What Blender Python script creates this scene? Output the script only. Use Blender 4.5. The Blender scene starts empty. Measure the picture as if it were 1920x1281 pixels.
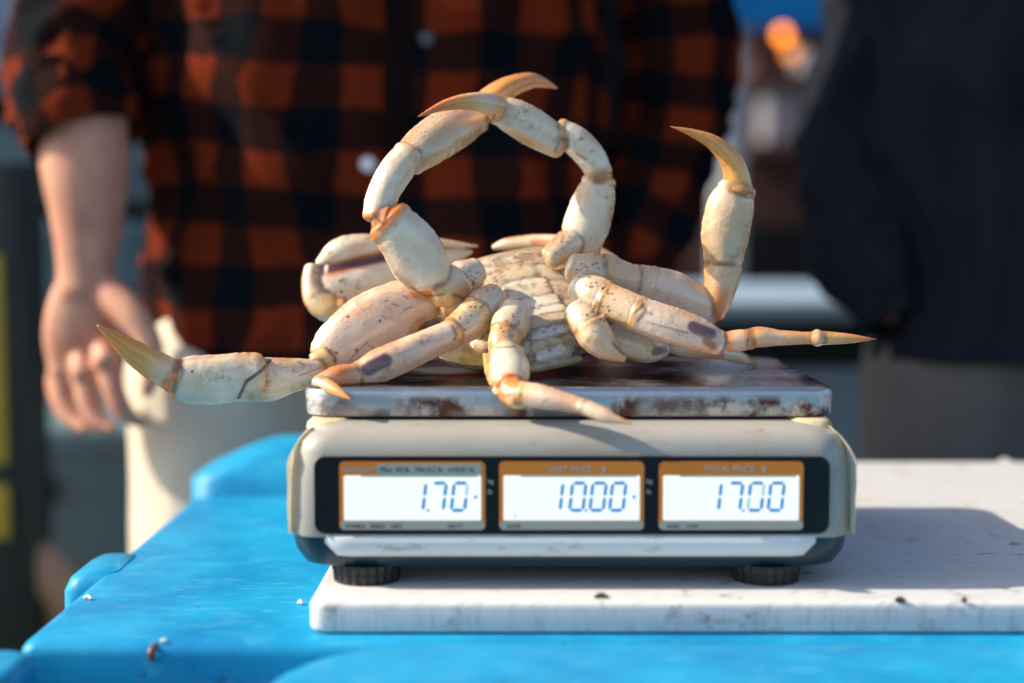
import bpy, bmesh, math, random
import numpy as np
from mathutils import Vector, Matrix, noise
from mathutils.kdtree import KDTree
random.seed(7)
R = math.radians
scene = bpy.context.scene
COL = scene.collection

# ------------------------------------------------------------------ camera, sky, sun, exposure
CAM_Z, PITCH, LENS = 0.96, R(4.5), 50.0
FPX = LENS / 36.0 * 1920.0
cam = bpy.data.cameras.new('camera')
cam.lens, cam.sensor_width, cam.clip_start, cam.clip_end = LENS, 36.0, 0.05, 400.0
cam.dof.use_dof = True
cam.dof.focus_distance = 0.975
cam.dof.aperture_fstop = 2.0
co = bpy.data.objects.new('camera', cam)
COL.objects.link(co)
co.location = (0, 0, CAM_Z)
co.rotation_euler = (math.pi / 2 - PITCH, 0, 0)
scene.camera = co

SUN_AZ, SUN_EL = R(-0.5), R(35)      # the sun stands to the left, a little on the camera's side
to_sun = Vector((-math.cos(SUN_EL) * math.cos(SUN_AZ), math.cos(SUN_EL) * math.sin(SUN_AZ), math.sin(SUN_EL)))
world = bpy.data.worlds.new('World')
scene.world = world
world.use_nodes = True
wn = world.node_tree
wn.nodes.clear()
wo = wn.nodes.new('ShaderNodeOutputWorld')
wb = wn.nodes.new('ShaderNodeBackground')
sky = wn.nodes.new('ShaderNodeTexSky')
sky.sky_type = 'NISHITA'
sky.sun_disc = False
sky.sun_elevation = SUN_EL
sky.sun_rotation = math.atan2(to_sun.x, to_sun.y)
sky.air_density, sky.dust_density, sky.ozone_density = 1.0, 2.0, 1.2
wb.inputs['Strength'].default_value = 0.13
wn.links.new(sky.outputs[0], wb.inputs['Color'])
wn.links.new(wb.outputs[0], wo.inputs['Surface'])
sl = bpy.data.lights.new('sun', 'SUN')
sl.energy, sl.angle, sl.color = 4.6, R(0.53), (1.0, 0.88, 0.70)
so = bpy.data.objects.new('sun', sl)
COL.objects.link(so)
so.rotation_euler = to_sun.to_track_quat('Z', 'Y').to_euler()
so.location = to_sun * 20
scene.render.engine = 'CYCLES'
scene.cycles.use_denoising = True
scene.cycles.max_bounces = 8
vs = scene.view_settings
vs.view_transform, vs.look, vs.gamma, vs.exposure = 'Standard', 'None', 1.0, 0.72
vs.use_curve_mapping = False

# ------------------------------------------------------------------ helpers
CP, SP = math.cos(PITCH), math.sin(PITCH)
def at(u, v, Y):
    """the point of the place that lies at distance Y in front of the camera and is seen at pixel u, v of the photograph"""
    a, b = (u - 960.0) / FPX, -(v - 640.5) / FPX
    d = Vector((a, b * SP + CP, b * CP - SP))
    return Vector((0, 0, CAM_Z)) + d * (Y / d.y)
def zat(v, Y): return at(960, v, Y).z
def xat(u, Y): return (u - 960.0) / FPX * Y      # close enough near the axis
def project(co3):
    x, y, z = co3[:, 0], co3[:, 1], co3[:, 2] - CAM_Z
    f = y * CP - z * SP
    return 960 + FPX * x / f, 640.5 - FPX * (y * SP + z * CP) / f

def tag(o, label=None, cat=None, group=None, kind=None):
    if label: o['label'] = label
    if cat: o['category'] = cat
    if group: o['group'] = group
    if kind: o['kind'] = kind
    return o
def empty(name, loc):
    o = bpy.data.objects.new(name, None)
    o.location = loc
    o.empty_display_size = 0.05
    COL.objects.link(o)
    return o
def wmat(o):
    m = Matrix.Translation(o.location) @ o.rotation_euler.to_matrix().to_4x4()
    return (wmat(o.parent) @ o.matrix_parent_inverse @ m) if o.parent else m
def link(name, data, mat=None, parent=None):
    o = bpy.data.objects.new(name, data)
    COL.objects.link(o)
    if mat is not None: data.materials.append(mat)
    if parent is not None:
        o.parent = parent
        o.matrix_parent_inverse = wmat(parent).inverted()
    return o
def mesh(name, verts, faces, mat=None, parent=None, smooth=True, uvs=None, sharp=None):
    me = bpy.data.meshes.new(name)
    me.from_pydata([tuple(v) for v in verts], [], faces)
    me.validate()
    if uvs is not None:
        ul = me.uv_layers.new(name='UVMap')
        idx = np.empty(len(me.loops), np.int32)
        me.loops.foreach_get('vertex_index', idx)
        ul.data.foreach_set('uv', np.array(uvs, np.float32)[idx].ravel())
    if smooth:
        me.polygons.foreach_set('use_smooth', [True] * len(me.polygons))
        if sharp is not None: me.set_sharp_from_angle(angle=sharp)
    me.update()
    return link(name, me, mat, parent)

def rr_ring(cx, cy, hx, hy, r, z, n=6):
    """a rounded rectangle, counter-clockwise"""
    r = min(r, hx - 1e-5, hy - 1e-5)
    out = []
    for k, (sx, sy) in enumerate(((1, 1), (-1, 1), (-1, -1), (1, -1))):
        for i in range(n + 1):
            a = math.pi / 2 * (k + i / n)
            out.append(Vector((cx + sx * (hx - r) + r * math.cos(a), cy + sy * (hy - r) + r * math.sin(a), z)))
    return out
def stack(rings, cap=True):
    n = len(rings[0])
    vs_ = [p for r_ in rings for p in r_]
    fs = []
    for k in range(len(rings) - 1):
        for i in range(n):
            j = (i + 1) % n
            fs.append((k * n + i, k * n + j, (k + 1) * n + j, (k + 1) * n + i))
    if cap:
        fs.append(tuple(range(n - 1, -1, -1)))
        fs.append(tuple((len(rings) - 1) * n + i for i in range(n)))
    return vs_, fs
def slab(name, x0, x1, y0, y1, z0, z1, rc, re, mat, parent=None, n=8, sharp=R(50)):
    """a block with rounded corners in plan and rounded edges"""
    cx, cy, hx, hy = (x0 + x1) / 2, (y0 + y1) / 2, (x1 - x0) / 2, (y1 - y0) / 2
    rings = []
    for i in range(5):
        a = math.pi / 2 * i / 4
        rings.append(rr_ring(cx, cy, hx - re * (1 - math.sin(a)), hy - re * (1 - math.sin(a)), rc, z0 + re * (1 - math.cos(a)), n))
    for i in range(5):
        a = math.pi / 2 * i / 4
        rings.append(rr_ring(cx, cy, hx - re * (1 - math.cos(a)), hy - re * (1 - math.cos(a)), rc, z1 - re * (1 - math.sin(a)), n))
    v, f = stack(rings)
    return mesh(name, v, f, mat, parent, True, None, sharp)
def box(name, x0, x1, y0, y1, z0, z1, mat, parent=None, bev=0.004):
    return slab(name, x0, x1, y0, y1, z0, z1, bev * 1.01, bev, mat, parent, 3)

def spline(pts, sub):
    """Catmull-Rom through rows of numbers"""
    P = [np.array(p, float) for p in pts]
    if len(P) == 2: sub = max(sub, 3)
    P = [2 * P[0] - P[1]] + P + [2 * P[-1] - P[-2]]
    out = []
    for i in range(1, len(P) - 2):
        for k in range(sub):
            t = k / sub
            a, b, c, d = P[i - 1], P[i], P[i + 1], P[i + 2]
            out.append(0.5 * (2 * b + (c - a) * t + (2 * a - 5 * b + 4 * c - d) * t * t + (3 * b - a - 3 * c + d) * t ** 3))
    out.append(P[-2])
    return out
def tube3(rows, n=20, sub=6, view=Vector((0, 1, 0)), cap=0.5, square=2.0, capsteps=3):
    """rows: x, y, z, r across the view, r along the view -> verts, faces, (t, angle) per vert"""
    S = spline(rows, sub)
    C = [Vector(s[:3]) for s in S]
    m = len(C)
    T = []
    for i in range(m):
        t = C[min(i + 1, m - 1)] - C[max(i - 1, 0)]
        T.append(t.normalized() if t.length > 1e-9 else Vector((0, 0, 1)))
    stations = []
    r0, r1 = max(S[0][3], 1e-5), max(S[-1][3], 1e-5)
    for k in range(capsteps):
        a = math.pi / 2 * (k + 0.35) / capsteps
        stations.append((C[0] - T[0] * (cap * r0 * math.cos(a)), T[0], S[0][3] * math.sin(a), S[0][4] * math.sin(a), 0.0))
    for i in range(m): stations.append((C[i], T[i], S[i][3], S[i][4], i / (m - 1)))
    for k in range(capsteps - 1, -1, -1):
        a = math.pi / 2 * (k + 0.35) / capsteps
        stations.append((C[-1] + T[-1] * (cap * r1 * math.cos(a)), T[-1], S[-1][3] * math.sin(a), S[-1][4] * math.sin(a), 1.0))
    vs_, fs, ta = [], [], []
    prev = None
    for (c, t, ra, rb, tt) in stations:
        side = t.cross(view)
        if side.length < 0.05: side = prev if prev is not None else Vector((1, 0, 0))
        side.normalize()
        if prev is not None and side.dot(prev) < 0: side = -side
        prev = side
        dep = t.cross(side).normalized()
        ra, rb = max(abs(ra), 1e-5), max(abs(rb), 1e-5)
        for i in range(n):
            a = 2 * math.pi * i / n
            ca, sa = math.cos(a), math.sin(a)
            k = (abs(ca) ** square + abs(sa) ** square) ** (-1 / square)
            vs_.append(c + side * (ra * ca * k) + dep * (rb * sa * k))
            ta.append((tt, a))
    M = len(stations)
    for k in range(M - 1):
        for i in range(n):
            j = (i + 1) % n
            fs.append((k * n + i, k * n + j, (k + 1) * n + j, (k + 1) * n + i))
    fs.append(tuple(range(n - 1, -1, -1)))
    fs.append(tuple((M - 1) * n + i for i in range(n)))
    return vs_, fs, ta
def px_rows(pts, flat=0.8):
    """pixel rows u, v, Y, r_px(, flat) -> metre rows"""
    out = []
    for p in pts:
        q = at(p[0], p[1], p[2])
        r = p[3] / FPX * p[2]
        out.append((q.x, q.y, q.z, r, r * (p[4] if len(p) > 4 else flat)))
    return out

# ------------------------------------------------------------------ materials
def nmat(name):
    m = bpy.data.materials.new(name)
    m.use_nodes = True
    nt = m.node_tree
    b = nt.nodes['Principled BSDF']
    return m, nt, b
def N(nt, t, **kw):
    n = nt.nodes.new(t)
    for k, v in kw.items():
        if k in n.inputs: n.inputs[k].default_value = v
        else: setattr(n, k, v)
    return n
def coords(nt, kind='Object'):
    return nt.nodes.new('ShaderNodeTexCoord').outputs[kind]
def tex_noise(nt, vec, scale, detail=4.0, rough=0.55, stretch=None):
    if stretch is not None:
        mp = N(nt, 'ShaderNodeMapping')
        mp.inputs['Scale'].default_value = stretch
        nt.links.new(vec, mp.inputs['Vector'])
        vec = mp.outputs[0]
    n = N(nt, 'ShaderNodeTexNoise', Scale=scale, Detail=detail, Roughness=rough)
    nt.links.new(vec, n.inputs['Vector'])
    return n.outputs['Fac']
def ramp(nt, fac, stops):
    r = nt.nodes.new('ShaderNodeValToRGB')
    e = r.color_ramp.elements
    e[0].position, e[0].color = stops[0][0], (*stops[0][1], 1)
    e[1].position, e[1].color = stops[-1][0], (*stops[-1][1], 1)
    for p, c in stops[1:-1]:
        x = e.new(p)
        x.color = (*c, 1)
    nt.links.new(fac, r.inputs['Fac'])
    return r.outputs['Color']
def mixc(nt, fac, a, b, mode='MIX'):
    m = nt.nodes.new('ShaderNodeMix')
    m.data_type = 'RGBA'
    m.blend_type = mode
    for s, k in ((fac, 0), (a, 6), (b, 7)):
        if isinstance(s, (int, float)): m.inputs[k].default_value = s
        elif isinstance(s, tuple): m.inputs[k].default_value = (*s, 1) if len(s) == 3 else s
        else: nt.links.new(s, m.inputs[k])
    return m.outputs[2]
def math_(nt, op, a, b=None):
    m = nt.nodes.new('ShaderNodeMath')
    m.operation = op
    for s, k in ((a, 0), (b, 1)):
        if s is None: continue
        if isinstance(s, (int, float)): m.inputs[k].default_value = s
        else: nt.links.new(s, m.inputs[k])
    return m.outputs[0]
def bump(nt, b, h, strength=0.2, dist=0.001):
    n = N(nt, 'ShaderNodeBump', Strength=strength, Distance=dist)
    nt.links.new(h, n.inputs['Height'])
    nt.links.new(n.outputs[0], b.inputs['Normal'])
def G(x): return (x, x, x)
def worn(name, base, dirt, scale=30.0, lo=0.58, hi=0.72, amount=1.0, rough=0.4, vary=0.12, vscale=8.0, spec=0.5, bumps=0.0, bscale=200.0, metallic=0.0, stretch=None, coat=0.0):
    m, nt, b = nmat(name)
    o = coords(nt)
    v1 = tex_noise(nt, o, vscale, 3)
    c = mixc(nt, v1, tuple(x * (1 - vary) for x in base), tuple(min(1, x * (1 + vary)) for x in base))
    mk = ramp(nt, tex_noise(nt, o, scale, 7, 0.62, stretch), [(lo, G(0)), (hi, G(amount))])
    c = mixc(nt, mk, c, dirt)
    nt.links.new(c, b.inputs['Base Color'])
    b.inputs['Roughness'].default_value = rough
    b.inputs['Metallic'].default_value = metallic
    b.inputs['Specular IOR Level'].default_value = spec
    b.inputs['Coat Weight'].default_value = coat
    rr = mixc(nt, mk, G(rough), G(min(1, rough + 0.3)))
    nt.links.new(rr, b.inputs['Roughness'])
    if bumps: bump(nt, b, tex_noise(nt, o, bscale, 4), bumps, 0.001)
    return m
def plain(name, base, rough=0.6, vary=0.15, vscale=12.0, metallic=0.0, bumps=0.0, bscale=150.0):
    m, nt, b = nmat(name)
    o = coords(nt)
    v1 = tex_noise(nt, o, vscale, 4)
    nt.links.new(mixc(nt, v1, tuple(x * (1 - vary) for x in base), tuple(min(1, x * (1 + vary)) for x in base)), b.inputs['Base Color'])
    b.inputs['Roughness'].default_value = rough
    b.inputs['Metallic'].default_value = metallic
    if rough >= 0.8: b.inputs['Specular IOR Level'].default_value = 0.08
    if bumps: bump(nt, b, tex_noise(nt, o, bscale, 4), bumps, 0.002)
    return m
def glow(name, color, strength, base=(0.02, 0.02, 0.02)):
    m, nt, b = nmat(name)
    b.inputs['Base Color'].default_value = (*base, 1)
    b.inputs['Emission Color'].default_value = (*color, 1)
    b.inputs['Emission Strength'].default_value = strength
    b.inputs['Roughness'].default_value = 0.3
    return m

M = {}
# blue moulded plastic: scuffs, scratches and specks
def blue_plastic():
    m, nt, b = nmat('blue_plastic')
    o = coords(nt)
    c = mixc(nt, ramp(nt, tex_noise(nt, o, 7, 6, 0.62), [(0.32, G(0)), (0.68, G(1))]), (0.002, 0.16, 0.38), (0.012, 0.33, 0.57))
    sc = ramp(nt, tex_noise(nt, o, 40, 8, 0.7, (1, 3.5, 1)), [(0.53, G(0)), (0.74, G(0.45))])
    c = mixc(nt, sc, c, (0.14, 0.45, 0.66))
    dk = ramp(nt, tex_noise(nt, o, 70, 6, 0.6), [(0.64, G(0)), (0.70, G(0.85))])
    big = ramp(nt, tex_noise(nt, o, 11, 2), [(0.44, G(0)), (0.60, G(1))])
    c = mixc(nt, math_(nt, 'MULTIPLY', dk, big), c, (0.02, 0.05, 0.09))
    nt.links.new(c, b.inputs['Base Color'])
    nt.links.new(ramp(nt, tex_noise(nt, o, 25, 6, 0.65), [(0.3, G(0.34)), (0.75, G(0.55))]), b.inputs['Roughness'])
    b.inputs['Specular IOR Level'].default_value = 0.22
    bump(nt, b, tex_noise(nt, o, 22, 8, 0.6), 0.35, 0.0015)
    return m
M['blue'] = blue_plastic()
# white cutting board: knife scratches and grime
def board_plastic():
    m, nt, b = nmat('board_plastic')
    o = coords(nt)
    c = mixc(nt, tex_noise(nt, o, 5, 4), (0.50, 0.51, 0.51), (0.70, 0.70, 0.69))
    mp = N(nt, 'ShaderNodeMapping')
    mp.inputs['Rotation'].default_value = (0, 0, R(-24))
    nt.links.new(o, mp.inputs['Vector'])
    s1 = ramp(nt, tex_noise(nt, mp.outputs[0], 26, 10, 0.8, (1, 14, 1)), [(0.50, G(0)), (0.62, G(0.85))])
    c = mixc(nt, s1, c, (0.42, 0.42, 0.43))
    g = ramp(nt, tex_noise(nt, o, 60, 6, 0.65), [(0.58, G(0)), (0.70, G(0.85))])
    side = ramp(nt, tex_noise(nt, o, 10, 2), [(0.42, G(0.1)), (0.62, G(1))])
    c = mixc(nt, math_(nt, 'MULTIPLY', g, side), c, (0.13, 0.10, 0.06))
    nt.links.new(c, b.inputs['Base Color'])
    b.inputs['Roughness'].default_value = 0.42
    bump(nt, b, tex_noise(nt, mp.outputs[0], 30, 8, 0.7, (1, 10, 1)), 0.2, 0.001)
    return m
M['board'] = board_plastic()
def aged_shell():
    m, nt, b = nmat('aged_cream_plastic')
    o = coords(nt)
    c = mixc(nt, tex_noise(nt, o, 11, 4), (0.30, 0.285, 0.25), (0.40, 0.375, 0.325))
    # brown streaks that run along the case, and speckled grime
    s1 = ramp(nt, tex_noise(nt, o, 26, 8, 0.66, (0.45, 1, 2.0)), [(0.52, G(0)), (0.72, G(0.7))])
    c = mixc(nt, s1, c, (0.27, 0.20, 0.12))
    s2 = ramp(nt, tex_noise(nt, o, 95, 7, 0.7), [(0.62, G(0)), (0.72, G(0.8))])
    c = mixc(nt, s2, c, (0.13, 0.07, 0.035))
    nt.links.new(c, b.inputs['Base Color'])
    nt.links.new(mixc(nt, s1, G(0.32), G(0.6)), b.inputs['Roughness'])
    bump(nt, b, tex_noise(nt, o, 150, 4), 0.12, 0.001)
    return m
M['shell'] = aged_shell()
M['shell_dirty'] = worn('stained_cream_plastic', (0.60, 0.50, 0.30), (0.22, 0.10, 0.03), 60, 0.47, 0.66, 0.9, 0.5, 0.2, 20, bumps=0.25, bscale=300)
M['band'] = worn('pale_band_plastic', (0.64, 0.65, 0.64), (0.24, 0.15, 0.09), 48, 0.57, 0.72, 0.7, 0.4, 0.08, 10, stretch=(0.6, 1, 1.6))
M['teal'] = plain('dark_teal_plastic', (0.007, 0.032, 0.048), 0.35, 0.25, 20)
M['rubber'] = plain('black_rubber', (0.006, 0.0065, 0.0075), 0.5, 0.2, 60)
M['panel'] = worn('black_panel', (0.005, 0.0055, 0.006), (0.03, 0.027, 0.024), 45, 0.55, 0.8, 0.5, 0.45, 0.2, 30, spec=0.25)
def bronze():
    m, nt, b = nmat('bronze_label')
    o = coords(nt)
    nt.links.new(mixc(nt, tex_noise(nt, o, 40, 3), (0.80, 0.20, 0.022), (0.85, 0.27, 0.035)), b.inputs['Base Color'])
    b.inputs['Roughness'].default_value = 0.5
    b.inputs['Specular IOR Level'].default_value = 0.25
    return m
M['bronze'] = bronze()
M['label_grey'] = plain('label_grey', (0.44, 0.40, 0.31), 0.6, 0.08, 40)
M['print_grey'] = plain('print_grey', (0.55, 0.50, 0.42), 0.5, 0.02)
M['print_dark'] = plain('print_dark', (0.02, 0.02, 0.025), 0.5, 0.02)
M['screen'] = glow('lit_screen', (0.90, 0.98, 0.96), 0.60, (0.1, 0.1, 0.1))
M['ink'] = glow('display_ink', (0.0, 0.24, 0.62), 0.60)
M['ink_faint'] = glow('display_ink_faint', (0.45, 0.80, 0.92), 0.5)
M['screen_edge'] = glow('screen_edge', (0.35, 0.55, 0.48), 0.30)
def steel():
    m, nt, b = nmat('rusty_steel')
    o = coords(nt)
    geo = nt.nodes.new('ShaderNodeNewGeometry')
    sx = nt.nodes.new('ShaderNodeSeparateXYZ')
    nt.links.new(geo.outputs['Normal'], sx.inputs[0])
    side = ramp(nt, sx.outputs['Z'], [(0.25, G(1)), (0.8, G(0.25))])
    r1 = ramp(nt, tex_noise(nt, o, 48, 9, 0.70), [(0.43, G(0)), (0.55, G(1))])
    r2 = ramp(nt, tex_noise(nt, o, 16, 3), [(0.36, G(0)), (0.50, G(1))])
    so_ = nt.nodes.new('ShaderNodeSeparateXYZ')
    nt.links.new(o, so_.inputs[0])
    lowz = ramp(nt, math_(nt, 'MULTIPLY', math_(nt, 'SUBTRACT', CAM_Z - 0.1015, so_.outputs['Z']), 50.0), [(0.15, G(0.0)), (0.45, G(1))])
    rust = math_(nt, 'MULTIPLY', math_(nt, 'MULTIPLY', r1, r2), math_(nt, 'MULTIPLY', side, lowz))
    rc = mixc(nt, tex_noise(nt, o, 150, 5), (0.030, 0.010, 0.006), (0.16, 0.045, 0.015))
    c = mixc(nt, rust, mixc(nt, tex_noise(nt, o, 18, 6), (0.44, 0.45, 0.47), (0.62, 0.63, 0.64)), rc)
    nt.links.new(c, b.inputs['Base Color'])
    nt.links.new(math_(nt, 'SUBTRACT', 1.0, rust), b.inputs['Metallic'])
    wet = ramp(nt, tex_noise(nt, o, 16, 4), [(0.40, G(0.07)), (0.62, G(0.30))])
    nt.links.new(mixc(nt, rust, mixc(nt, side, wet, G(0.40)), G(0.8)), b.inputs['Roughness'])
    h = math_(nt, 'ADD', tex_noise(nt, o, 20, 3, 0.5, (1, 0.35, 1)), math_(nt, 'MULTIPLY', rust, 0.4))
    bump(nt, b, h, 0.45, 0.004)
    return m
M['steel'] = steel()
def film():
    m, nt, b = nmat('yellowed_film')
    o = coords(nt)
    c = mixc(nt, tex_noise(nt, o, 60, 6), (0.80, 0.78, 0.70), (0.74, 0.68, 0.54))
    nt.links.new(c, b.inputs['Base Color'])
    b.inputs['Roughness'].default_value = 0.3
    tr = nt.nodes.new('ShaderNodeBsdfTranslucent')
    nt.links.new(c, tr.inputs['Color'])
    mx = nt.nodes.new('ShaderNodeMixShader')
    mx.inputs[0].default_value = 0.65
    nt.links.new(b.outputs[0], mx.inputs[1])
    nt.links.new(tr.outputs[0], mx.inputs[2])
    nt.links.new(mx.outputs[0], nt.nodes['Material Output'].inputs['Surface'])
    bump(nt, b, tex_noise(nt, o, 90, 4), 0.4, 0.002)
    return m
M['film'] = film()
def crab_shell():
    m, nt, b = nmat('crab_shell')
    o = coords(nt)
    at_ = nt.nodes.new('ShaderNodeAttribute')
    at_.attribute_name = 'pigment'
    c = at_.outputs['Color']
    c = mixc(nt, ramp(nt, tex_noise(nt, o, 35, 5, 0.6), [(0.38, G(0)), (0.66, G(0.8))]), c, mixc(nt, 1.0, c, (0.92, 0.70, 0.50), 'MULTIPLY'))
    # brown film of dirt in patches, and dark dots
    g = ramp(nt, tex_noise(nt, o, 110, 8, 0.7), [(0.54, G(0)), (0.68, G(0.8))])
    gl = ramp(nt, tex_noise(nt, o, 26, 2), [(0.46, G(0)), (0.62, G(1))])
    c = mixc(nt, math_(nt, 'MULTIPLY', g, gl), c, (0.22, 0.10, 0.03))
    vo = N(nt, 'ShaderNodeTexVoronoi', Scale=430.0, Randomness=1.0)
    nt.links.new(o, vo.inputs['Vector'])
    dots = ramp(nt, vo.outputs['Distance'], [(0.14, G(1)), (0.26, G(0))])
    dl = ramp(nt, tex_noise(nt, o, 38, 3), [(0.55, G(0)), (0.64, G(0.8))])
    c = mixc(nt, math_(nt, 'MULTIPLY', dots, dl), c, (0.16, 0.07, 0.03))
    nt.links.new(c, b.inputs['Base Color'])
    nt.links.new(ramp(nt, tex_noise(nt, o, 60, 4), [(0.35, G(0.14)), (0.7, G(0.32))]), b.inputs['Roughness'])
    b.inputs['Subsurface Weight'].default_value = 0.25
    b.inputs['Subsurface Radius'].default_value = (1.0, 0.55, 0.3)
    b.inputs['Subsurface Scale'].default_value = 0.0026
    b.inputs['Coat Weight'].default_value = 1.0
    b.inputs['Coat Roughness'].default_value = 0.05
    h = math_(nt, 'ADD', tex_noise(nt, o, 420, 6, 0.7), math_(nt, 'MULTIPLY', tex_noise(nt, o, 60, 3), 1.0))
    bump(nt, b, h, 0.4, 0.0011)
    cb = N(nt, 'ShaderNodeBump', Strength=0.5, Distance=0.0016)
    nt.links.new(tex_noise(nt, o, 95, 4, 0.6), cb.inputs['Height'])
    nt.links.new(cb.outputs[0], b.inputs['Coat Normal'])
    b.inputs['Coat IOR'].default_value = 1.65
    return m
M['crab'] = crab_shell()
def skin():
    m, nt, b = nmat('skin')
    o = coords(nt)
    nt.links.new(mixc(nt, ramp(nt, tex_noise(nt, o, 16, 6, 0.65), [(0.35, G(0)), (0.65, G(1))]), (0.48, 0.19, 0.12), (0.66, 0.34, 0.22)), b.inputs['Base Color'])
    b.inputs['Roughness'].default_value = 0.5
    b.inputs['Subsurface Weight'].default_value = 0.15
    b.inputs['Subsurface Radius'].default_value = (1.0, 0.35, 0.2)
    b.inputs['Subsurface Scale'].default_value = 0.01
    bump(nt, b, tex_noise(nt, o, 120, 4), 0.15, 0.002)
    return m
M['skin'] = skin()
CHECK = 0.0425
def plaid():
    m, nt, b = nmat('plaid_flannel')
    uv = coords(nt, 'UV')
    sp = nt.nodes.new('ShaderNodeSeparateXYZ')
    nt.links.new(uv, sp.inputs[0])
    wob = math_(nt, 'MULTIPLY', math_(nt, 'SUBTRACT', tex_noise(nt, uv, 6.5, 3), 0.5), 0.045)
    def stripe(s):
        f = math_(nt, 'FRACT', math_(nt, 'DIVIDE', math_(nt, 'ADD', s, wob), 2 * CHECK))
        return ramp(nt, math_(nt, 'ABSOLUTE', math_(nt, 'SUBTRACT', f, 0.5)), [(0.235, G(0)), (0.265, G(1))])
    a, c_ = stripe(sp.outputs[0]), stripe(sp.outputs[1])
    both = math_(nt, 'MULTIPLY', a, c_)
    any_ = math_(nt, 'MAXIMUM', a, c_)
    c = mixc(nt, any_, (0.0022, 0.0040, 0.0066), (0.021, 0.0058, 0.0044))
    c = mixc(nt, both, c, (0.135, 0.018, 0.0048))
    fz = tex_noise(nt, uv, 700, 3)
    c = mixc(nt, 0.5, c, mixc(nt, 1.0, c, ramp(nt, fz, [(0.3, G(0.55)), (0.7, G(1.5))]), 'MULTIPLY'))
    nt.links.new(c, b.inputs['Base Color'])
    b.inputs['Roughness'].default_value = 0.9
    b.inputs['Specular IOR Level'].default_value = 0.06
    bump(nt, b, tex_noise(nt, uv, 600, 3), 0.3, 0.002)
    return m
M['plaid'] = plaid()
M['placket'] = plain('dark_placket', (0.008, 0.004, 0.004), 0.9, 0.2)
M['khaki'] = plain('pale_khaki_cloth', (0.62, 0.55, 0.44), 0.9, 0.1, 30, bumps=0.2, bscale=500)
M['grey_cloth'] = plain('grey_trouser_cloth', (0.13, 0.12, 0.115), 0.9, 0.12, 20, bumps=0.2, bscale=500)
M['navy_cloth'] = plain('navy_jacket_cloth', (0.011, 0.013, 0.021), 0.85, 0.2, 20, bumps=0.2, bscale=400)
M['tee'] = plain('pale_shirt_cloth', (0.5, 0.47, 0.42), 0.9, 0.05)
M['button_dark'] = plain('dark_button', (0.05, 0.06, 0.07), 0.25, 0.1)
M['button_pale'] = plain('pale_button', (0.7, 0.68, 0.7), 0.25, 0.1)
M['hair'] = plain('dark_hair', (0.03, 0.02, 0.015), 0.6, 0.2)
M['shoe'] = plain('shoe_leather', (0.03, 0.025, 0.02), 0.5, 0.2)

# ------------------------------------------------------------------ the ground
def asphalt():
    m, nt, b = nmat('wet_asphalt')
    o = coords(nt)
    c = mixc(nt, tex_noise(nt, o, 3, 8, 0.7), (0.030, 0.032, 0.035), (0.065, 0.064, 0.062))
    nt.links.new(c, b.inputs['Base Color'])
    nt.links.new(ramp(nt, tex_noise(nt, o, 1.5, 4), [(0.4, G(0.35)), (0.6, G(0.85))]), b.inputs['Roughness'])
    bump(nt, b, tex_noise(nt, o, 60, 6), 0.5, 0.01)
    return m
M['asphalt'] = asphalt()
g = mesh('ground', [(-150, -150, 0), (150, -150, 0), (150, 150, 0), (-150, 150, 0)], [(0, 1, 2, 3)], M['asphalt'], None, False)
tag(g, 'dark wet quay surface under the totes', 'ground', kind='structure')

# ------------------------------------------------------------------ blue totes
ZT = CAM_Z - 0.245           # top of the lids
ZB = ZT + 0.020              # top of the cutting board
def tote(name, label, x0, x1, y0, y1, top, rc, lip=0.05):
    root = empty(name, ((x0 + x1) / 2, (y0 + y1) / 2, 0))
    cx, cy, hx, hy = (x0 + x1) / 2, (y0 + y1) / 2, (x1 - x0) / 2, (y1 - y0) / 2
    # the tub narrows to its foot
    rings = [rr_ring(cx, cy, hx - 0.055, hy - 0.055, rc, 0.10), rr_ring(cx, cy, hx - 0.045, hy - 0.045, rc, 0.11),
             rr_ring(cx, cy, hx - 0.022, hy - 0.022, rc, top - 0.06), rr_ring(cx, cy, hx - 0.020, hy - 0.020, rc, top - lip - 0.002)]
    v, f = stack(rings)
    mesh('tub', v, f, M['blue'], root, True, None, R(40))
    slab('lid', x0, x1, y0, y1, top - lip, top, rc, 0.009, M['blue'], root)
    for sx in (-1, 1):
        box('skid', cx + sx * (hx - 0.16) - 0.06, cx + sx * (hx - 0.16) + 0.06, y0 + 0.07, y1 - 0.07, 0.0, 0.099, M['blue'], root, 0.01)
    return tag(root, label, 'tote', 'blue plastic totes')
XL = xat(30, 0.846)
t1 = tote('insulated_tote', 'blue plastic tote carrying the white board and the scale', XL, 0.78, 0.830, 1.300, ZT, 0.009, 0.09)
# lug moulded on the lid's side edge
ql = at(205, 1040, 1.0)
lv, lf = stack([rr_ring(XL - 0.006, 1.03, 0.019, 0.040, 0.012, ZT - 0.075), rr_ring(XL - 0.006, 1.03, 0.019, 0.040, 0.012, ZT - 0.012),
                rr_ring(XL - 0.004, 1.03, 0.017, 0.037, 0.012, ZT - 0.003), rr_ring(XL - 0.001, 1.03, 0.013, 0.032, 0.010, ZT + 0.0006)])
mesh('lug', lv, lf, M['blue'], t1, True, None, R(60))
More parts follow.
